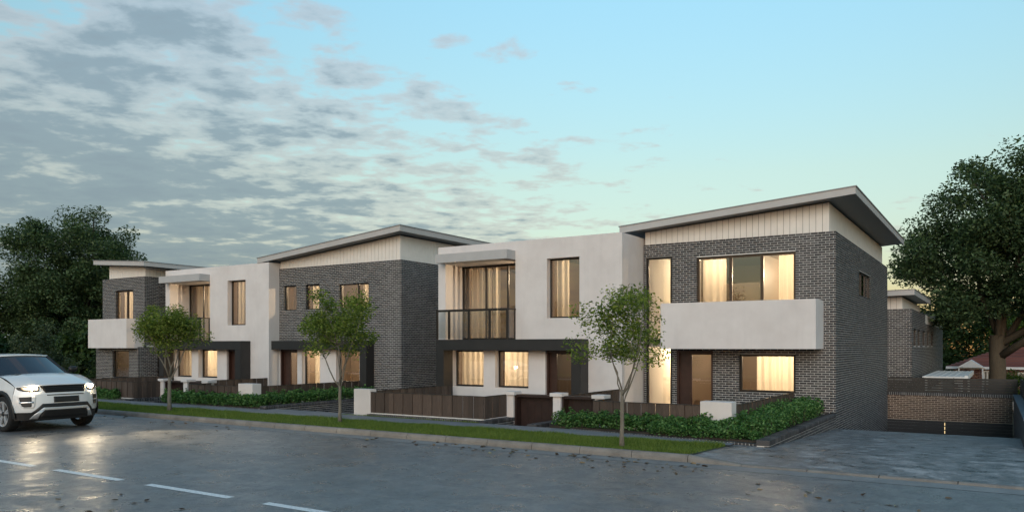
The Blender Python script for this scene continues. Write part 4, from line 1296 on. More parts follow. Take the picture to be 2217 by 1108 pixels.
def hedge(label, boxes, n, leaf, seed, mat='leaf_hedge', group='hedges in the front beds'):
    """boxes: (x0,x1,y0,y1,z0,ztop); uneven top; leaves thicken towards the skin; sprigs stand out"""
    rng = np.random.default_rng(seed)
    b0 = boxes[0]
    root = thing('hedge', label, 'hedge', ((b0[0] + b0[1]) / 2, (b0[2] + b0[3]) / 2, b0[4]), group)
    vols = np.array([(b[1]-b[0]) * (b[3]-b[2]) * (b[5]-b[4]) for b in boxes]); fr = vols / vols.sum()
    P = []; stems = MB()
    for b, w in zip(boxes, fr):
        k_ = int(n * w)
        x = rng.uniform(b[0], b[1], k_); y = rng.uniform(b[2], b[3], k_)
        lump = 0.80 + 0.14 * np.sin(x * 4.3 + seed) * np.cos(y * 5.1) + 0.10 * np.sin(x * 9.7 + y * 7.3 + seed) + 0.06 * np.sin(x * 21 + y * 17)
        t = rng.uniform(0, 1, k_) ** 0.7
        z = b[4] + (b[5] - b[4]) * t * lump
        # bulge outwards half way up
        cy = (b[2] + b[3]) / 2; cx_ = (b[0] + b[1]) / 2
        bul = 1 + 0.10 * np.sin(t * 3.1) + 0.08 * np.sin(x * 6 + z * 8)
        y = cy + (y - cy) * bul
        P.append(np.stack([x, y, z], 1))
        ns = int((b[1]-b[0]) * (b[3]-b[2]) * 26)
        for _ in range(ns):
            sx, sy = rng.uniform(b[0], b[1]), rng.uniform(b[2], b[3])
            h_ = (b[5] - b[4]) * rng.uniform(0.6, 1.12)
            tx, ty = sx + rng.normal() * 0.07, sy + rng.normal() * 0.07
            stems.tube([(sx, sy, b[4] - 0.02), ((sx+tx)/2, (sy+ty)/2, b[4] + h_ * 0.5), (tx, ty, b[4] + h_)], [0.007, 0.005, 0.003], 4, False)
            m_ = 16
            q = np.stack([tx + rng.normal(size=m_) * 0.035, ty + rng.normal(size=m_) * 0.035, b[4] + h_ - rng.uniform(0, 0.16, m_)], 1)
            P.append(q)
    np_mesh('foliage', leaf_quads(np.concatenate(P), leaf, rng, 0.45, 0.55), 4, mat, root)
    tag(stems.build('stems', 'bark_dark', root), kind='stuff')
hedge('low green hedge in the bed along the footpath, ending at the driveway', [(-9.3, -4.55, 17.95, 18.38, 0.18, 0.66), (-10.1, -9.2, 18.0, 18.5, 0.14, 0.62), (-7.2, -4.6, 17.55, 18.0, 0.18, 0.5)], 12500, 0.074, 3)
hedge('green hedge beside the driveway, along the timber side fence up to the brick corner', [(-5.36, -4.55, 18.4, 25.0, 0.18, 0.78)], 12000, 0.074, 4)
hedge('long green hedge before the second white house and the middle brick house', [(-27.3, -21.65, 17.98, 18.45, 0.16, 0.66)], 11000, 0.078, 6)
hedge('green hedge along the side fence of the middle brick house', [(-22.48, -21.65, 18.45, 23.9, 0.18, 0.70)], 8500, 0.078, 8)
hedge('small pale green hedge patch beside the car, before the far timber fence', [(-34.6, -30.3, 17.98, 18.2, 0.14, 0.62)], 7000, 0.082, 9)

# grass on the verge
rng = np.random.default_rng(77)
def grass(x0, x1, y0, y1, dens, z, h, name, label):
    n = int((x1 - x0) * (y1 - y0) * dens)
    x = rng.uniform(x0, x1, n); y = rng.uniform(y0, y1, n)
    pt = np.sin(x * 1.7 + y * 2.3) * np.sin(x * 0.63 - y * 1.9 + 1.0) + 0.5 * np.sin(x * 5.1 + y * 4.4)
    keep = ~((x > -5.35) & (y < 15.02 + (x + 5.35) * 7)) & (rng.uniform(size=n) < 0.78 + 0.3 * pt)
    x, y = x[keep], y[keep]; n = len(x)
    hh = h * rng.uniform(0.45, 1.25, n) * (0.8 + 0.3 * np.sin(x * 2.1) * np.cos(y * 3.3 + x))
    an = rng.uniform(0, 2 * np.pi, n); w = 0.0065
    lean = rng.normal(size=(n, 2)) * 0.35 * hh[:, None]
    a = np.stack([x - np.cos(an) * w, y - np.sin(an) * w, np.full(n, z)], 1)
    b = np.stack([x + np.cos(an) * w, y + np.sin(an) * w, np.full(n, z)], 1)
    c = np.stack([x + lean[:, 0], y + lean[:, 1], z + hh], 1)
    o = np_mesh(name, np.stack([a, b, c], 1).reshape(-1, 3), 3, 'grass_blade')
    tag(o, label, 'grass', kind='stuff')
grass(-15, -5.08, GRASS0 - 0.03, GRASS1 + 0.03, 5000, FP - 0.022, 0.095, 'grass', 'short green grass on the verge near the driveway')
grass(-45, -15, GRASS0 - 0.03, GRASS1 + 0.03, 2200, FP - 0.022, 0.095, 'grass', 'short green grass on the far part of the verge')
grass(-17.7, -12.4, 17.93, 18.06, 2500, FP - 0.01, 0.06, 'grass', 'thin strip of grass under the timber fence')

# fallen leaves
lf = []
def leaf_shape(seed):
    r = random.Random(seed); m = MB()
    L, W = 0.115, 0.06
    pts = [(-L/2, 0, 0.004), (-L/4, W/2, 0.004 + r.uniform(0.0, 0.025)), (L/5, W*0.45, 0.004 + r.uniform(0, 0.025)), (L/2, 0, 0.004 + r.uniform(0, 0.03)), (L/5, -W*0.45, 0.004 + r.uniform(0, 0.02)), (-L/4, -W/2, 0.004 + r.uniform(0, 0.02))]
    m.v = pts + [(0, 0, 0.002)]; m.f = [(6, i, (i+1) % 6) for i in range(6)]
    me = m.mesh('fallen_leaf'); me.materials.append(MATS['dry_leaf']); return me
shapes = [leaf_shape(i) for i in range(6)]
def scatter(n, fx, fy, smin, smax, fz=lambda x, y: 0.004):
    r = random.Random(n * 7 + 1)
    for _ in range(n):
        x, y = fx(r), fy(r)
        o = bpy.data.objects.new('fallen_leaf', shapes[r.randrange(6)]); COL.objects.link(o)
        o.location = (x, y, fz(x, y)); s = r.uniform(smin, smax); o.scale = (s, s, s); o.rotation_euler = (r.uniform(-0.15, 0.15), r.uniform(-0.15, 0.15), r.uniform(0, 6.28))
        tag(o, 'curled brown fallen leaf lying on the wet road or gutter', 'leaf', 'fallen leaves on the road')
scatter(70, lambda r: -4.6 + abs(r.gauss(0, 1)) * -3.0, lambda r: 14.75 - abs(r.gauss(0, 0.7)), 0.7, 1.25)
scatter(34, lambda r: r.uniform(-26, -9), lambda r: 14.7 - abs(r.gauss(0, 0.7)), 0.8, 1.4)
scatter(30, lambda r: r.uniform(-12.0, -7.0), lambda r: r.uniform(5.6, 7.0), 0.75, 1.2)
scatter(26, lambda r: r.uniform(-3.6, -0.4), lambda r: r.uniform(10.0, 13.5), 0.75, 1.2)
# ================================================================== BEHIND THE HOUSES
# ramp retaining wall, rear wall with slatted screen, garage gate
RY = 37.95
w = thing('boundary_wall', 'brown brick wall in warmly lit colours closing the end of the driveway ramp', 'wall', (-1.9, RY, -1.5))
MB().box(-4.22, 0.45, RY + 0.005, RY + 0.25, -0.88, 0.19).build('mortar_wall', 'mortar_warm_lit', w)
C2, L2 = 0.0815, 0.245
bx_ = front_boxes(brick_rects(-4.22, 0.44, -0.88, 0.185, course=C2, length=L2), RY)
lay_bricks(w, bx_, 240, mat='brick_brown')
hx = -4.22; bx_ = []
while hx < 0.44:
    bx_.append((hx, min(hx + 0.073, 0.45), RY - 0.02, RY + 0.24, 0.185, 0.31, 'y')); hx += 0.083
MB().box(-4.22, 0.45, RY - 0.012, RY + 0.23, 0.186, 0.302).build('mortar_wall', 'mortar', w)
lay_bricks(w, bx_, 60, name='capping_brick')
g = thing('garage_gate', 'dark two leaf garage gate at the foot of the ramp, light in its middle gap', 'gate', (-1.9, RY, -2.2))
for a, b in ((-4.22, -2.02), (-1.985, 0.45)):
    m = MB(); z = -2.25
    while z < -0.9:
        m.box(a, b, RY - 0.02, RY + 0.02, z, min(z + 0.135, -0.885)); z += 0.14
    m.build('gate_leaf', 'garage_metal', g)
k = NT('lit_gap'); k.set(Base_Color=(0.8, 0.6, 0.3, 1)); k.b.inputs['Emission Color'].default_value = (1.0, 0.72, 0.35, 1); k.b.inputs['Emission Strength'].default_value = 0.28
m = MB()
for z in (-2.2, -2.0, -1.8, -1.6, -1.42, -1.25, -1.08):
    m.box(-2.018, -1.987, RY + 0.03, RY + 0.05, z, z + 0.12)
m.build('gap_glow', 'lit_gap', g)  # glowing bars stand in for light showing between the leaves
# slatted screen on the wall
f = thing('slat_screen', 'dark horizontal slat screen standing on the rear brick wall', 'fence', (-1.9, RY + 0.1, 0.31))
for i in range(6):
    MB().box(-4.22, 0.62, RY + 0.09, RY + 0.115, 0.315 + i * 0.108, 0.315 + i * 0.108 + 0.098).build('slat', 'slat_paint', f)
for x in (-4.0, -2.85, -1.7, -0.55, 0.5):
    MB().box(x, x + 0.05, RY + 0.117, RY + 0.16, 0.30, 0.965).build('post', 'slat_paint', f)
# right retaining wall with its own screen
rw = thing('retaining_wall', 'grey retaining wall on the far side of the driveway ramp', 'wall', (0.6, 29, -1))
MB().hexa([(0.47, 21.0, -2.6), (0.80, 21.0, -2.6), (0.80, RY + 0.3, -2.6), (0.47, RY + 0.3, -2.6), (0.47, 21.0, 0.62), (0.80, 21.0, 0.62), (0.80, RY + 0.3, 0.29), (0.47, RY + 0.3, 0.29)]).build('wall_body', 'path_dark', rw)
MB().hexa([(0.45, 21.0, 0.622), (0.83, 21.0, 0.622), (0.83, RY - 0.02, 0.295), (0.45, RY - 0.02, 0.295), (0.45, 21.0, 0.67), (0.83, 21.0, 0.67), (0.83, RY - 0.02, 0.34), (0.45, RY - 0.02, 0.34)]).build('coping', 'flashing_grey', rw)
f2 = thing('slat_screen', 'dark slat screen standing on the retaining wall beside the ramp', 'fence', (0.7, 29, 0.5))
for i in range(6):
    za = 0.68 + i * 0.112; zb = 0.35 + i * 0.108
    MB().hexa([(0.70, 21.0, za), (0.725, 21.0, za), (0.725, RY, zb), (0.70, RY, zb), (0.70, 21.0, za + 0.1), (0.725, 21.0, za + 0.1), (0.725, RY, zb + 0.098), (0.70, RY, zb + 0.098)]).build('slat', 'slat_paint', f2)

# rear row house
def rear_house():
    FY, FX, ZT, YB = 42.0, -3.61, 4.13, 56.0
    h = thing('brick_house', 'dark brick house with pale fascia and row of small side windows, behind the ramp wall', 'house', (-6, FY, -1.6))
    i = 0.005
    C3, L3 = 0.088, 0.25
    win = [(43.0, 44.35, 2.33, 3.18), (45.2, 46.7, 2.33, 3.18), (48.2, 49.9, 2.33, 3.18), (51.2, 53.0, 2.33, 3.18), (54.3, 56.0, 2.33, 3.18)]
    MB().box(-8.0, FX - i, FY + i, FY + 0.26, -1.7, ZT - i).build('mortar_wall', 'mortar', h)
    fix_normals(holed(MB(), 'x', FY + 0.26, 66.0, -1.7, ZT - i, FX - 0.26, FX - i, win).build('mortar_wall', 'mortar', h))
    b_ = front_boxes(brick_rects(-6.2, FX, -0.3, ZT, course=C3, length=L3), FY)
    b_ += right_boxes(brick_rects(FY + 0.13, 66, -0.3, ZT, win, course=C3, length=L3, phase=1, keep=lambda u, z: u < 50 or z < 3.6), FX)
    lay_bricks(h, b_, 220, shown=lambda b: b[6] == 'y' and b[0] > -5.2)
    MB().box(-8.0, FX - 0.27, 65.7, 66, -1.7, ZT - 0.01).build('rear_wall', 'mortar', h)
    boards_front(h, -6.6, FX - 0.42, FY + 0.06, ZT - 0.04, lambda x: 4.74 + 0.02 * (x + 4), w=0.27)
    boards_right(h, FY + 0.1, 52.0, FX - 0.42, ZT - 0.04, 4.70, w=0.3)
    skillion(h, -8.2, FX + 0.18, FY - 0.75, 51.5, 4.66, 4.76, 0.25)
    skillion(h, -8.2, FX + 0.30, 53.5, 64, 3.88, 3.96, 0.22)
    skillion(h, -8.0, FX + 1.1, 55.5, 68, 4.20, 4.30, 0.24)
    for a, b, c, d in win:
        window(h, a, b, c, d, FX - 0.06, fw=0.05, axis='x')
    room(h, -6.6, FX - 0.3, FY + 0.5, 60, 1.0, 4.0)
    # room() leaves the front open; close the warm room towards the side windows with a lit far wall
    lamp(-5.2, 45.5, 3.3, 60); lamp(-5.2, 52, 3.3, 60)
rear_house()
# white flat carport roof
c = thing('carport', 'low white flat carport roof behind the slat screen', 'carport', (-0.6, 46, -1.7))
MB().box(-3.2, -1.45, 42.6, 53.0, 0.76, 0.86).build('roof', 'carport_white', c)
MB().box(-1.448, -1.30, 43.2, 53.0, 0.68, 0.90).build('fascia', 'carport_white', c)
for x, y in ((-3.1, 42.8), (-1.6, 42.8), (-3.1, 52.6), (-1.6, 52.6)):
    MB().box(x, x + 0.1, y, y + 0.1, -1.9, 0.76).build('post', 'carport_white', c)
for i in range(6):
    MB().box(-3.1 + i * 0.3, -3.06 + i * 0.3, 42.62, 52.9, 0.861, 0.885).build('roof_rib', 'carport_white', c)

# red roofed cottage
k = NT('roof_tile')
k.col(k.ramp(k.rand(True), [(0, (0.12, 0.036, 0.026)), (1, (0.19, 0.062, 0.042))])); k.set(Roughness=0.8)
def cottage():
    ZB, EZ = -3.6, 0.55
    x0, x1, y0, y1 = -3.4, 8.5, 76.0, 84.0
    h = thing('cottage', 'red brick cottage with dark red hipped tile roof and small white gable', 'house', (2.5, y0, ZB))
    wins = [(-3.35, -2.75, -0.9, 0.25), (-1.2, -0.6, -0.95, 0.3), (1.2, 2.4, -0.95, 0.2)]
    MB().box(x0, x1, y0 + 0.01, y1, ZB, EZ).build('wall', 'mortar', h)
    lay_bricks(h, front_boxes(brick_rects(x0, x1, -1.6, EZ, wins, course=0.12, length=0.36), y0, 0.05), 0, mat='brick_red')
    for a, b, c_, d in wins:
        window(h, a, b, c_, d, y0 - 0.03, fw=0.12, mat='carport_white', mull=((a + b) / 2,), mw=0.1)
    ov = 0.5; rz = 2.15; rx0, rx1 = x0 + 3.6, x1 - 3.6; ym = (y0 + y1) / 2
    A, B, Cc, D = (x0 - ov, y0 - ov, EZ), (x1 + ov, y0 - ov, EZ), (x1 + ov, y1 + ov, EZ), (x0 - ov, y1 + ov, EZ)
    E1, E2 = (rx0, ym, rz), (rx1, ym, rz)
    m = MB(); m.quad(A, B, E2, E1); m.quad(B, Cc, E2); m.quad(Cc, D, E1, E2); m.quad(D, A, E1); m.quad(A, D, Cc, B)
    rf = m.build('roof', 'roof_tile', h)
    rows_ = 13
    for r in range(rows_):
        t0, t1 = r / rows_, (r + 1.15) / rows_
        t1 = min(t1, 1)
        ya, za = y0 - ov + (ym - y0 + ov) * t0, EZ + (rz - EZ) * t0
        yb, zb = y0 - ov + (ym - y0 + ov) * t1, EZ + (rz - EZ) * t1
        xa, xb = x0 - ov + (rx0 - x0 + ov) * t0, x1 + ov - (x1 + ov - rx1) * t0
        MB().hexa([(xa, ya, za + 0.01), (xb, ya, za + 0.01), (xb - 0.1, yb, zb), (xa + 0.1, yb, zb), (xa, ya, za + 0.09), (xb, ya, za + 0.09), (xb - 0.1, yb, zb + 0.02), (xa + 0.1, yb, zb + 0.02)]).build('tile_course', 'roof_tile', rf)
    MB().tube([E1, E2], [0.12, 0.12], 6).build('ridge', 'roof_tile', rf)
    MB().box(x0 - ov, x1 + ov, y0 - ov - 0.08, y0 - ov, EZ - 0.12, EZ + 0.08).build('gutter', 'carport_white', rf)
    # white entrance gable
    m = MB(); gx = -2.05
    m.v = [(gx - 1.0, y0 - 1.6, EZ + 0.02), (gx + 1.0, y0 - 1.6, EZ + 0.02), (gx, y0 - 1.6, EZ + 0.66), (gx - 1.0, y0 + 1.2, EZ + 0.02), (gx + 1.0, y0 + 1.2, EZ + 0.02), (gx, y0 + 1.2, EZ + 0.66)]
    m.f = [(0, 1, 2), (3, 5, 4), (0, 2, 5, 3), (1, 4, 5, 2), (0, 3, 4, 1)]
    m.build('entrance_gable', 'carport_white', h)
    for x in (gx - 0.9, gx + 0.8):
        MB().box(x, x + 0.1, y0 - 1.5, y0 - 1.4, ZB, EZ).build('post', 'carport_white', h)
cottage()

# ------------------------------------------------------------------ big trees
tree('broadleaf_tree', 'tall spreading broadleaf tree with forked trunk behind the driveway ramp', 'tree', (-0.2, 55.0, -2.6), 5.6, (1.6, 55, 7.3), (8.4, 6.5, 7.2), 300, 430, 0.74, 0.22, 0.52, 'leaf_big', 'bark_brown', 31, shell=0.35, low_cut=4.0, lean=(0.1, 0), lobes=0.3)
tree('broadleaf_tree', 'tall dark broadleaf tree rising behind the far brick house', 'tree', (-60.5, 33.0, -1.2), 4.0, (-60.8, 33, 6.6), (6.4, 6.0, 7.2), 250, 460, 0.68, 0.21, 0.45, 'leaf_big', 'bark_dark', 41, shell=0.4, low_cut=1.0, lobes=0.3)
def bg_tree(x, y, h, r, seed, lmat, label, n=80, per=260, leaf=0.34, base=-3.0):
    tree('background_tree', label, 'tree', (x, y, base), h * 0.3, (x, y, base + h * 0.55), (r, r, h * 0.47), n, per, r * 0.17, leaf, 0.25, lmat, 'bark_dark', seed, 'trees standing behind', shell=0.5, low_cut=base + 0.3)
for i, (x, y, h, r, mt, lb) in enumerate((
    (-2.5, 92, 10.5, 6.0, 'leaf_dark', 'dark tree over the red roofed cottage, on the side of the brick houses'),
    (5.5, 95, 11.5, 6.5, 'leaf_dark', 'dark tree over the middle of the red cottage roof'),
    (13.0, 92, 11.0, 6.5, 'leaf_dark', 'dark tree beyond the trunk of the tall spreading tree'),
    (2.2, 86, 7.8, 4.0, 'leaf_lime', 'fresher green tree directly behind the small white gable'),
    (9.5, 70, 4.6, 2.6, 'leaf_big', 'small round tree before the cottage, at the picture edge'),
    (-68, 27, 9.5, 5.5, 'leaf_dark', 'dark tree left of the tall tree, over the car roof'),
    (-74, 40, 11.0, 6.0, 'leaf_dark', 'dark tree farthest down the street, behind the others'),
    (-56, 40, 9.0, 5.0, 'leaf_dark', 'dark tree filling the gap beside the far brick house'),
    (-50, 29, 5.2, 2.7, 'leaf_dark', 'low dark tree close beside the far brick house'),
    (-66, 21, 5.6, 3.2, 'leaf_lime', 'low bright green tree above the bonnet of the car'),
    (-85, 30, 9.0, 6.5, 'leaf_dark', 'broad dark tree far down the street'),
    (-57, 23.5, 4.6, 2.8, 'leaf_dark', 'low dark tree between the car and the tall tree'),
)):
    bg_tree(x, y, h, r, 100 + i, mt, lb, base=-3.2 if y > 60 else -0.9)
tree('shrub', 'rounded grey green shrub standing just behind the car', 'shrub', (-43.2, 21.3, -0.6), 0.5, (-43.2, 21.3, 1.45), (2.1, 1.8, 1.75), 120, 90, 0.24, 0.13, 0.06, 'leaf_shrub', 'bark_dark', 55, shell=0.4, low_cut=-0.3)
tree('shrub', 'low dark shrub at the foot of the far brick house', 'shrub', (-42.2, 24.5, -0.6), 0.4, (-42.2, 24.5, 0.7), (1.6, 1.5, 1.4), 70, 80, 0.24, 0.13, 0.05, 'leaf_dark', 'bark_dark', 56, shell=0.4, low_cut=-0.4)
tree('shrub', 'small yellow green shrub before the wall of the red cottage, beside the big trunk', 'shrub', (0.9, 70, -3.4), 0.6, (0.9, 70, -0.9), (1.3, 1.2, 1.6), 50, 60, 0.24, 0.16, 0.05, 'leaf_lime', 'bark_dark', 57, shell=0.3)
tree('shrub', 'small green shrub right of the big trunk, before the red cottage', 'shrub', (5.0, 68, -3.4), 0.6, (5.0, 68, -0.8), (1.6, 1.2, 1.6), 50, 60, 0.26, 0.16, 0.05, 'leaf_big', 'bark_dark', 58, shell=0.3)
# trees on the other side of the road (they show in the window glass)
bg_tree(-19.5, -12.0, 8.5, 3.6, 201, 'leaf_big', 'tree across the road, mirrored in the upper windows', n=60, per=90, leaf=0.22, base=0.0)
bg_tree(-4.5, -14.0, 9.5, 4.0, 202, 'leaf_big', 'wide tree across the road, mirrored in the wide upper glazing', n=60, per=90, leaf=0.22, base=0.0)
bg_tree(-36, -13.0, 8.0, 3.8, 203, 'leaf_big', 'tree across the road, mirrored in the far windows', n=60, per=90, leaf=0.22, base=0.0)
# ================================================================== CAR
# local axes: x forward (nose at 0), y to the car's left, z up; scaled by 1.2 at the root
k = NT('car_paint'); k.set(Base_Color=(0.74, 0.74, 0.73, 1), Roughness=0.28); k.b.inputs['Coat Weight'].default_value = 0.7; k.b.inputs['Coat Roughness'].default_value = 0.06
simple('car_plastic', (0.012, 0.012, 0.012), 0.5)
simple('car_grille', (0.020, 0.018, 0.015), 0.35, 0.5)
simple('car_silver', (0.62, 0.62, 0.62), 0.3, 0.5)
simple('car_chrome', (0.75, 0.75, 0.75), 0.12, 1.0)
simple('car_rubber', (0.010, 0.010, 0.010), 0.8)
k = NT('car_glass'); k.set(Base_Color=(0.018, 0.024, 0.034, 1), Roughness=0.06); k.b.inputs['Specular IOR Level'].default_value = 0.9
k = NT('lamp_lens'); k.set(Base_Color=(0.30, 0.29, 0.27, 1), Roughness=0.08, Metallic=0.4); k.b.inputs['Emission Color'].default_value = (1.0, 0.66, 0.30, 1); k.b.inputs['Emission Strength'].default_value = 0.22
k = NT('lamp_lit'); k.b.inputs['Emission Color'].default_value = (1.0, 0.80, 0.52, 1); k.b.inputs['Emission Strength'].default_value = 125.0
k = NT('lamp_glow'); k.b.inputs['Emission Color'].default_value = (1.0, 0.78, 0.48, 1); k.b.inputs['Emission Strength'].default_value = 0.8
k = NT('tail_red'); k.set(Base_Color=(0.25, 0.01, 0.01, 1), Roughness=0.15)
CS = 1.2
car = bpy.data.objects.new('car', None); COL.objects.link(car)
car.location = (-21.7, 11.5, 0.0); car.scale = (CS,) * 3
tag(car, 'white sport utility car with its headlights on, driving on the wet road', 'car')
def cpart(m, name, mat, parent=None, smooth=True):
    o = bpy.data.objects.new(name, m.mesh(name, smooth)); o.data.materials.append(MATS[mat]); COL.objects.link(o)
    o.parent = parent or car
    fix_normals(o)
    if smooth:
        o.data.polygons.foreach_set('use_smooth', [True] * len(o.data.polygons))
    return o
XS, TOPZ = -0.46, 1.065                       # side seam, front edge of the bonnet
def wfront(z):
    if z < 0.45: return 0.90 + (z - 0.25) * 0.2
    if z < 0.85: return 0.94 + 0.015 * math.sin((z - 0.45) / 0.4 * math.pi)
    return 0.94 - (z - 0.85) * 0.22
def vprof(z):
    if z < 0.50: return -(0.50 - z) * 0.42
    if z < 0.66: return -(z - 0.5) * 0.05
    if z < 0.86: return -0.008 - (z - 0.66) * 0.12
    return -0.032 - (z - 0.86) * 0.42
def xfront(y, z):
    w = wfront(z); g = min(1.0, abs(y) / w) ** 3.4
    return (1 - g) * (vprof(z) - 0.05 * (y / 0.9) ** 2) + g * XS
def top_drop(y): return 0.055 * (abs(y) / 0.9) ** 3
zs_ = [0.27 + (TOPZ - 0.27) * i / 40 for i in range(41)]
def frow(z, n=44):
    w = wfront(z); r = []
    for i in range(n + 1):
        u = -1 + 2 * i / n; u = math.copysign(abs(u) ** 0.8, u)
        y = u * w; zz = z - top_drop(y) * ((z - 0.27) / (TOPZ - 0.27)) ** 2
        r.append((xfront(y, z), y, zz))
    return r
cpart(MB().grid([frow(z) for z in zs_ if z >= 0.43]), 'front_bumper', 'car_paint')
cpart(MB().grid([[(p[0] - 0.004, p[1], p[2]) for p in frow(z)] for z in zs_ if z <= 0.45]), 'lower_valance', 'car_plastic')

def panel(name, mat, zrows, off=0.006, rim=0.02, parent=None, n=14, smooth=True):
    """zrows: (z, yL, yR) rows; a raised or sunk panel that follows the nose surface"""
    m = MB()
    rows_ = [[(xfront(yl + (yr - yl) * i / n, z) + off, yl + (yr - yl) * i / n, z - top_drop(yl + (yr - yl) * i / n) * ((z - 0.27) / (TOPZ - 0.27)) ** 2) for i in range(n + 1)] for z, yl, yr in zrows]
    m.grid(rows_)
    # rim back to the surface
    loop = rows_[0] + [r[-1] for r in rows_[1:]] + rows_[-1][::-1][1:] + [r[0] for r in rows_[::-1][1:-1]]
    i0 = len(m.v); L = len(loop)
    m.v += loop + [(p[0] - rim, p[1], p[2]) for p in loop]
    m.f += [(i0 + a, i0 + (a + 1) % L, i0 + L + (a + 1) % L, i0 + L + a) for a in range(L)]
    return cpart(m, name, mat, parent, smooth)
def rows_between(z0, z1, l0, r0, l1, r1, n=5):
    return [(z0 + (z1 - z0) * i / n, l0 + (l1 - l0) * i / n, r0 + (r1 - r0) * i / n) for i in range(n + 1)]
gr = panel('grille', 'car_plastic', rows_between(0.885, 1.045, -0.43, 0.43, -0.53, 0.53), 0.004)
for i in range(4):
    z = 0.905 + i * 0.037; hw = 0.44 + (z - 0.885) / 0.16 * 0.09
    panel('grille_bar', 'car_grille', rows_between(z, z + 0.019, -hw, hw, -hw - 0.006, hw + 0.006, 1), 0.016, parent=gr, n=24)
panel('bonnet_lip', 'car_paint', rows_between(1.046, 1.063, -0.56, 0.56, -0.57, 0.57, 1), 0.010, n=24)
panel('air_slot', 'car_plastic', rows_between(0.822, 0.842, -0.41, 0.41, -0.415, 0.415, 1), 0.003, n=20)
panel('number_plate', 'car_plastic', rows_between(0.662, 0.792, -0.28, 0.28, -0.28, 0.28), 0.014)
panel('lower_grille', 'car_plastic', rows_between(0.43, 0.642, -0.70, 0.70, -0.50, 0.50), 0.005, n=24)
# skid plate: bar with two legs
sk = panel('skid_plate', 'car_silver', rows_between(0.50, 0.555, -0.545, 0.545, -0.485, 0.485), 0.020, n=24)
for s in (-1, 1):
    a = [(0.30, 0.56, 0.70), (0.40, 0.535, 0.635), (0.50, 0.47, 0.545)]
    panel('skid_leg', 'car_silver', [(z, min(s * p, s * q), max(s * p, s * q)) for z, p, q in a], 0.021, parent=sk, n=6)
panel('lower_intake', 'car_plastic', rows_between(0.33, 0.499, -0.53, 0.53, -0.47, 0.47), 0.010, n=20)
for s in (-1, 1):
    def R2(rows, s=s): return [(z, min(s * a, s * b), max(s * a, s * b)) for z, a, b in rows]
    # headlight: dark housing, lens, two lit projectors
    hl = panel('headlight', 'car_plastic', R2([(0.925, 0.56, 0.70), (0.945, 0.545, 0.80), (0.985, 0.535, 0.862), (1.03, 0.535, 0.884), (1.052, 0.54, 0.888)]), 0.006, n=12)
    panel('lens', 'lamp_lens', R2([(0.945, 0.565, 0.72), (0.985, 0.555, 0.80), (1.03, 0.555, 0.82), (1.04, 0.555, 0.82)]), 0.012, parent=hl, n=10)
    for yy_, rr in ((0.655, 0.050), (0.595, 0.028)):
        m = MB(); zc_ = 0.992; xc = xfront(yy_ * s, zc_) + 0.022
        ring = [(xc, s * yy_ + rr * math.cos(t), zc_ + rr * math.sin(t)) for t in [2 * math.pi * q / 20 for q in range(20)]]
        m.v = [(xc + 0.012, s * yy_, zc_)] + ring; m.f = [(0, 1 + q, 1 + (q + 1) % 20) for q in range(20)]
        cpart(m, 'bulb', 'lamp_lit', hl)
    panel('running_light', 'lamp_glow', R2([(0.962, 0.56, 0.585), (1.03, 0.56, 0.585)]), 0.018, parent=hl, n=2)
    panel('running_light', 'lamp_glow', R2([(0.955, 0.695, 0.72), (1.028, 0.695, 0.735)]), 0.018, parent=hl, n=2)
    # fog lamp recess: raised surround, dark pocket, chrome blade
    ik = panel('fog_surround', 'car_paint', R2([(0.545, 0.67, 0.80), (0.58, 0.64, 0.845), (0.80, 0.615, 0.885), (0.83, 0.63, 0.88)]), 0.012, n=12)
    panel('fog_pocket', 'car_plastic', R2([(0.575, 0.70, 0.80), (0.60, 0.69, 0.835), (0.79, 0.685, 0.868), (0.81, 0.69, 0.862)]), 0.015, parent=ik, n=10)
    panel('fog_blade', 'car_chrome', R2([(0.665, 0.665, 0.868), (0.70, 0.66, 0.872)]), 0.024, parent=ik, n=8)
# bonnet
CX = -1.28
def hood(u, y):
    x0 = xfront(y, TOPZ); x1 = CX + 0.10 * (1 - (y / 0.86) ** 2)
    e = 1.0
    x = x0 + (x1 - x0) * u
    zf = TOPZ - top_drop(y)
    zr = 1.292 - 0.05 * (abs(y) / 0.86) ** 2.5
    z = zf + (zr - zf) * (1 - (1 - u) ** 1.7) + 0.012 * math.sin(u * math.pi)
    z += 0.012 * math.exp(-((abs(y) - 0.52) / 0.07) ** 2) * math.sin(min(1, u * 1.2) * math.pi * 0.5)
    return (x, y, z)
WH = wfront(TOPZ)
hd = cpart(MB().grid([[hood(u / 16, -WH + 2 * WH * i / 40) for i in range(41)] for u in range(17)]), 'bonnet', 'car_paint')
for s in (-1, 1):
    m = MB(); rows_ = []
    for i in range(5):
        u = 0.74 + i * 0.045
        rows_.append([(hood(u, s * (0.50 + 0.035 * j + 0.02 * i))[0], s * (0.50 + 0.035 * j + 0.02 * i), hood(u, s * (0.50 + 0.035 * j + 0.02 * i))[2] + 0.008) for j in range(4)])
    m.grid(rows_); cpart(m, 'bonnet_vent', 'car_plastic', hd)
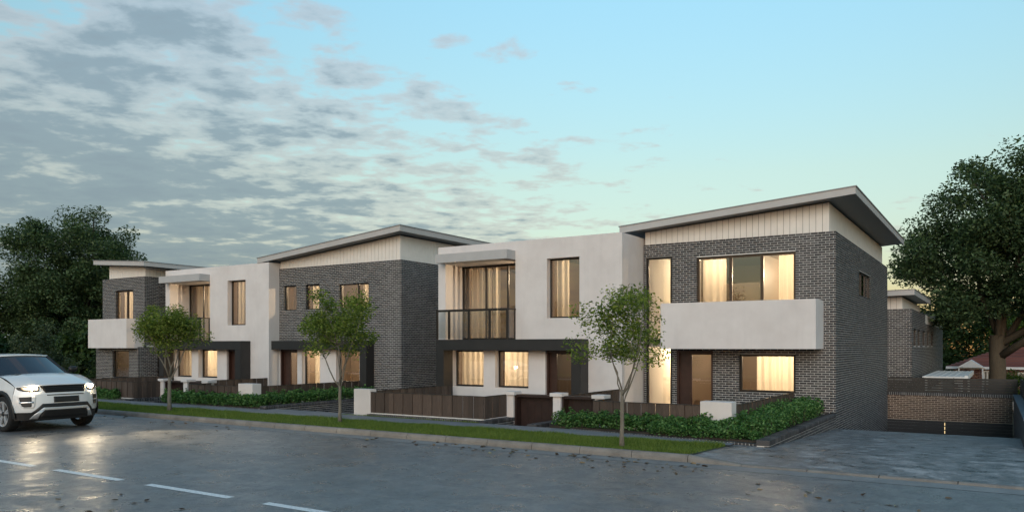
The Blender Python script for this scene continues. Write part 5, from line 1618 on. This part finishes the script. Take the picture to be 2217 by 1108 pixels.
# body sides with wheel arches
WX = (-0.93, -3.62); WR, AR, WZ = 0.40, 0.475, 0.40
LEN = -4.42
def belt(x):
    if x > CX: 
        u = (XS - x) / (XS - CX); return 1.012 + (1.235 - 1.012) * (1 - (1 - u) ** 1.6)
    return 1.235 + 0.05 * (CX - x) / 3.0
def zlow(x):
    z = 0.33
    for wx in WX:
        d = abs(x - wx)
        if d < AR: z = max(z, WZ + math.sqrt(AR * AR - d * d))
    return z
def yside(x, z):
    base = wfront(max(0.27, min(z, TOPZ)))
    t = min(1.0, (XS - x) / 0.35)
    full = 0.955 - 0.10 * max(0, (z - 0.95)) ** 1.2 * 2.2 - 0.03 * max(0, 0.6 - z)
    crease = 0.012 * math.exp(-((z - 0.93) / 0.05) ** 2)
    end = 1.0 - 0.10 * max(0, (-3.9 - x) / 0.5) ** 2
    return (base + (full + crease - base) * t) * end
xs_ = sorted(set([round(XS - i * (XS - LEN) / 110, 4) for i in range(111)] + [wx + s * AR * math.sin(a * math.pi / 36) for wx in WX for s in (-1, 1) for a in range(19)]), reverse=True)
xs_ = [x for x in xs_ if LEN <= x <= XS]
for s in (-1, 1):
    rows_ = []
    for x in xs_:
        a, b = zlow(x), belt(x)
        rows_.append([(x, s * yside(x, a + (b - a) * j / 14), a + (b - a) * j / 14) for j in range(15)])
    cpart(MB().grid(rows_), 'body_side', 'car_paint')
    for wx in WX:
        m = MB(); ra = []
        for q in range(25):
            t = math.pi * (-0.06 + 1.12 * q / 24)
            c_, sn = math.cos(t), math.sin(t)
            pr = []
            for rr, yo in ((AR - 0.05, -0.10), (AR - 0.045, 0.012), (AR - 0.01, 0.026), (AR + 0.045, 0.020), (AR + 0.055, 0.0)):
                x, z = wx + rr * c_, WZ + rr * sn
                pr.append((x, s * (yside(max(min(x, XS), LEN), max(z, 0.3)) + yo), z))
            ra.append(pr)
        m.grid(ra); cpart(m, 'wheel_arch', 'car_plastic')
    rows_ = [[(x, s * (yside(x, 0.36) + o_), z) for o_, z in ((0.004, 0.27), (0.018, 0.30), (0.014, 0.43), (0.002, 0.46))] for x in [WX[0] - AR - 0.03 - i * (WX[0] - WX[1] - 2 * AR - 0.06) / 10 for i in range(11)]]
    cpart(MB().grid(rows_), 'sill', 'car_plastic')
    for dxx in (-1.42, -2.40):
        m = MB().grid([[(dxx - 0.004 * q, s * (yside(dxx, z) + 0.0015), z) for z in [0.48 + i * 0.075 for i in range(11)]] for q in range(2)])
        cpart(m, 'door_gap', 'car_plastic')
    cpart(MB().box(-2.32, -2.12, min(s * 0.955, s * 0.985), max(s * 0.955, s * 0.985), 1.0, 1.03), 'door_handle', 'car_paint', smooth=False)
    # mirror
    m = MB(); ctr = Vector((-1.62, s * 1.0, 1.36)); rr_ = []
    for a in range(9):
        t = -1 + 2 * a / 8; q = math.sqrt(max(0.0, 1 - abs(t) ** 2.6))
        rr_.append([(ctr.x + 0.075 * q * math.cos(v), ctr.y + 0.12 * t, ctr.z + 0.078 * q * math.sin(v)) for v in [2 * math.pi * i / 14 for i in range(15)]])
    m.grid(rr_); mir = cpart(m, 'mirror', 'car_plastic')
    cpart(MB().box(-1.65, -1.59, min(s * 0.80, s * 0.93), max(s * 0.80, s * 0.93), 1.27, 1.31), 'mirror_arm', 'car_plastic', mir, smooth=False)
# cabin glass
def ws(u, v):
    """windscreen: u 0..1 bottom to top, v -1..1"""
    yb, yt = 0.80, 0.60
    y = v * (yb + (yt - yb) * u)
    x = (-1.20 - 0.26 * v * v) + ((-1.98 - 0.14 * v * v) - (-1.20 - 0.26 * v * v)) * u
    z = (1.275 - 0.03 * v * v) + ((1.70 - 0.015 * v * v) - (1.275 - 0.03 * v * v)) * u
    return (x, y, z)
cpart(MB().grid([[ws(u / 10, -1 + v / 10) for v in range(21)] for u in range(11)]), 'windscreen', 'car_glass')
for s in (-1, 1):
    rows_ = []
    for i in range(13):
        t = i / 12; xb = -1.46 - t * 2.75; xt = -2.12 - t * 1.95
        zb_ = 1.235 + 0.05 * t; zt_ = 1.685 + 0.03 * math.sin(t * math.pi) - 0.07 * t
        rows_.append([(xb + (xt - xb) * j / 6, s * (0.86 - 0.10 * max(0, t - 0.8) * 3 + (0.60 - 0.86) * (j / 6) ** 1.15), zb_ + (zt_ - zb_) * j / 6) for j in range(7)])
    cpart(MB().grid(rows_), 'side_glass', 'car_glass')
    rows_ = [[(x, s * yside(x, belt(x)), belt(x)) if q == 0 else (x, s * 0.84, belt(x) + 0.012) for q in (0, 1)] for x in [CX - i * 0.15 for i in range(21)]]
    cpart(MB().grid(rows_), 'belt_trim', 'car_plastic')
    cpart(MB().tube([ws(u / 8, s * 1.0) for u in range(9)], [0.030] * 9, 8), 'roof_pillar', 'car_plastic')
def roofp(t, v):
    x = -1.95 - t * 2.15 - 0.14 * v * v * (1 - t); y = v * (0.625 - 0.05 * t * t)
    z = 1.705 + 0.05 * math.sin(t * math.pi * 0.9) - 0.075 * t + 0.025 * (1 - v * v)
    return (x, y, z)
m = MB().grid([[roofp(t / 12, -1 + v / 8) for v in range(17)] for t in range(13)])
m.grid([[(roofp(t / 12, s_)[0], roofp(t / 12, s_)[1], roofp(t / 12, s_)[2] - q * 0.05) for t in range(13)] for s_ in (-1,) for q in (0, 1)])
m.grid([[(roofp(t / 12, s_)[0], roofp(t / 12, s_)[1], roofp(t / 12, s_)[2] - q * 0.05) for t in range(13)] for s_ in (1,) for q in (0, 1)])
m.grid([[(roofp(0, -1 + v / 8)[0], roofp(0, -1 + v / 8)[1], roofp(0, -1 + v / 8)[2] - q * 0.035) for v in range(17)] for q in (0, 1)])
cpart(m, 'roof', 'car_paint')
# tail
rows_ = [[(LEN - 0.10 * (1 - (v / 8) ** 2) + (0.16 * max(0, z - 0.95)), (v / 8) * yside(LEN, z), z) for v in range(-8, 9)] for z in [0.33 + i * (1.285 - 0.33) / 10 for i in range(11)]]
cpart(MB().grid(rows_), 'tailgate', 'car_paint')
cpart(MB().grid([[(-4.20 - 0.16 * (1 - u), v * (0.76 - 0.2 * u), 1.27 + 0.36 * u) for v in (-1, -0.5, 0, 0.5, 1)] for u in (0, 0.5, 1)]), 'rear_glass', 'car_glass')
for s in (-1, 1):
    cpart(MB().box(-4.50, -4.36, min(s * 0.58, s * 0.86), max(s * 0.58, s * 0.86), 1.0, 1.13), 'tail_light', 'tail_red', smooth=False)
m = MB(); m.box(-4.25, -0.35, -0.62, 0.62, 0.24, 0.46); m.box(-4.1, -1.45, -0.80, 0.80, 0.42, 1.2); m.box(-1.46, -0.35, -0.60, 0.60, 0.45, 0.98)
cpart(m, 'underbody', 'car_plastic', smooth=False)
# wheels
def lathe(prof, n=40):
    m = MB(); m.grid([[(r * math.cos(2 * math.pi * i / n), w, r * math.sin(2 * math.pi * i / n)) for r, w in prof] for i in range(n + 1)]); return m
tyre_m = lathe([(0.275, 0.10), (0.30, 0.118), (0.36, 0.122), (0.392, 0.105), (0.40, 0.06), (0.40, -0.06), (0.392, -0.105), (0.36, -0.12), (0.275, -0.10)])
rim_m = lathe([(0.285, 0.108), (0.275, 0.112), (0.262, 0.085), (0.25, 0.03), (0.25, -0.09)])
def spokes():
    m = MB()
    for q in range(5):
        for o_ in (-0.14, 0.14):
            t = 2 * math.pi * q / 5 + 0.3
            p0 = (0.05, t + o_ * 0.8); p1 = (0.27, t + o_)
            w = 0.016
            a = Vector((math.cos(p0[1]) * p0[0], 0.085, math.sin(p0[1]) * p0[0])); b = Vector((math.cos(p1[1]) * p1[0], 0.098, math.sin(p1[1]) * p1[0]))
            d = (b - a).normalized(); n_ = Vector((-d.z, 0, d.x)) * w; dn = Vector((0, -0.035, 0))
            m.hexa([a - n_ + dn, a + n_ + dn, b + n_ * 1.2 + dn, b - n_ * 1.2 + dn, a - n_, a + n_, b + n_ * 1.2, b - n_ * 1.2])
    return m
for wx in WX:
    for s in (-1, 1):
        tr = cpart(tyre_m, 'wheel', 'car_rubber'); tr.location = (wx, s * 0.835, WZ); tr.scale = (1, s, 1)
        cpart(rim_m, 'rim', 'car_silver', tr); cpart(spokes(), 'spokes', 'car_silver', tr, smooth=False)
        cpart(MB().tube([(0, 0.05, 0), (0, 0.10, 0)], [0.055, 0.05], 16), 'hub_cap', 'car_plastic', tr)
        cpart(MB().tube([(0, -0.02, 0), (0, 0.0, 0)], [0.19, 0.19], 24), 'brake_disc', 'car_grille', tr)
# beams
for s in (-1, 1):
    d = bpy.data.lights.new('headlight_beam', 'SPOT'); d.energy = 380; d.color = (1.0, 0.80, 0.52); d.spot_size = R(46); d.spot_blend = 0.9; d.shadow_soft_size = 0.05
    o = bpy.data.objects.new('headlight_beam', d); COL.objects.link(o)
    o.location = (-21.7 + 0.06, 11.5 + s * 0.655 * CS, 0.99 * CS)
    v = Vector((1.0, 0.10, -0.25)); o.rotation_euler = v.to_track_quat('-Z', 'Y').to_euler()
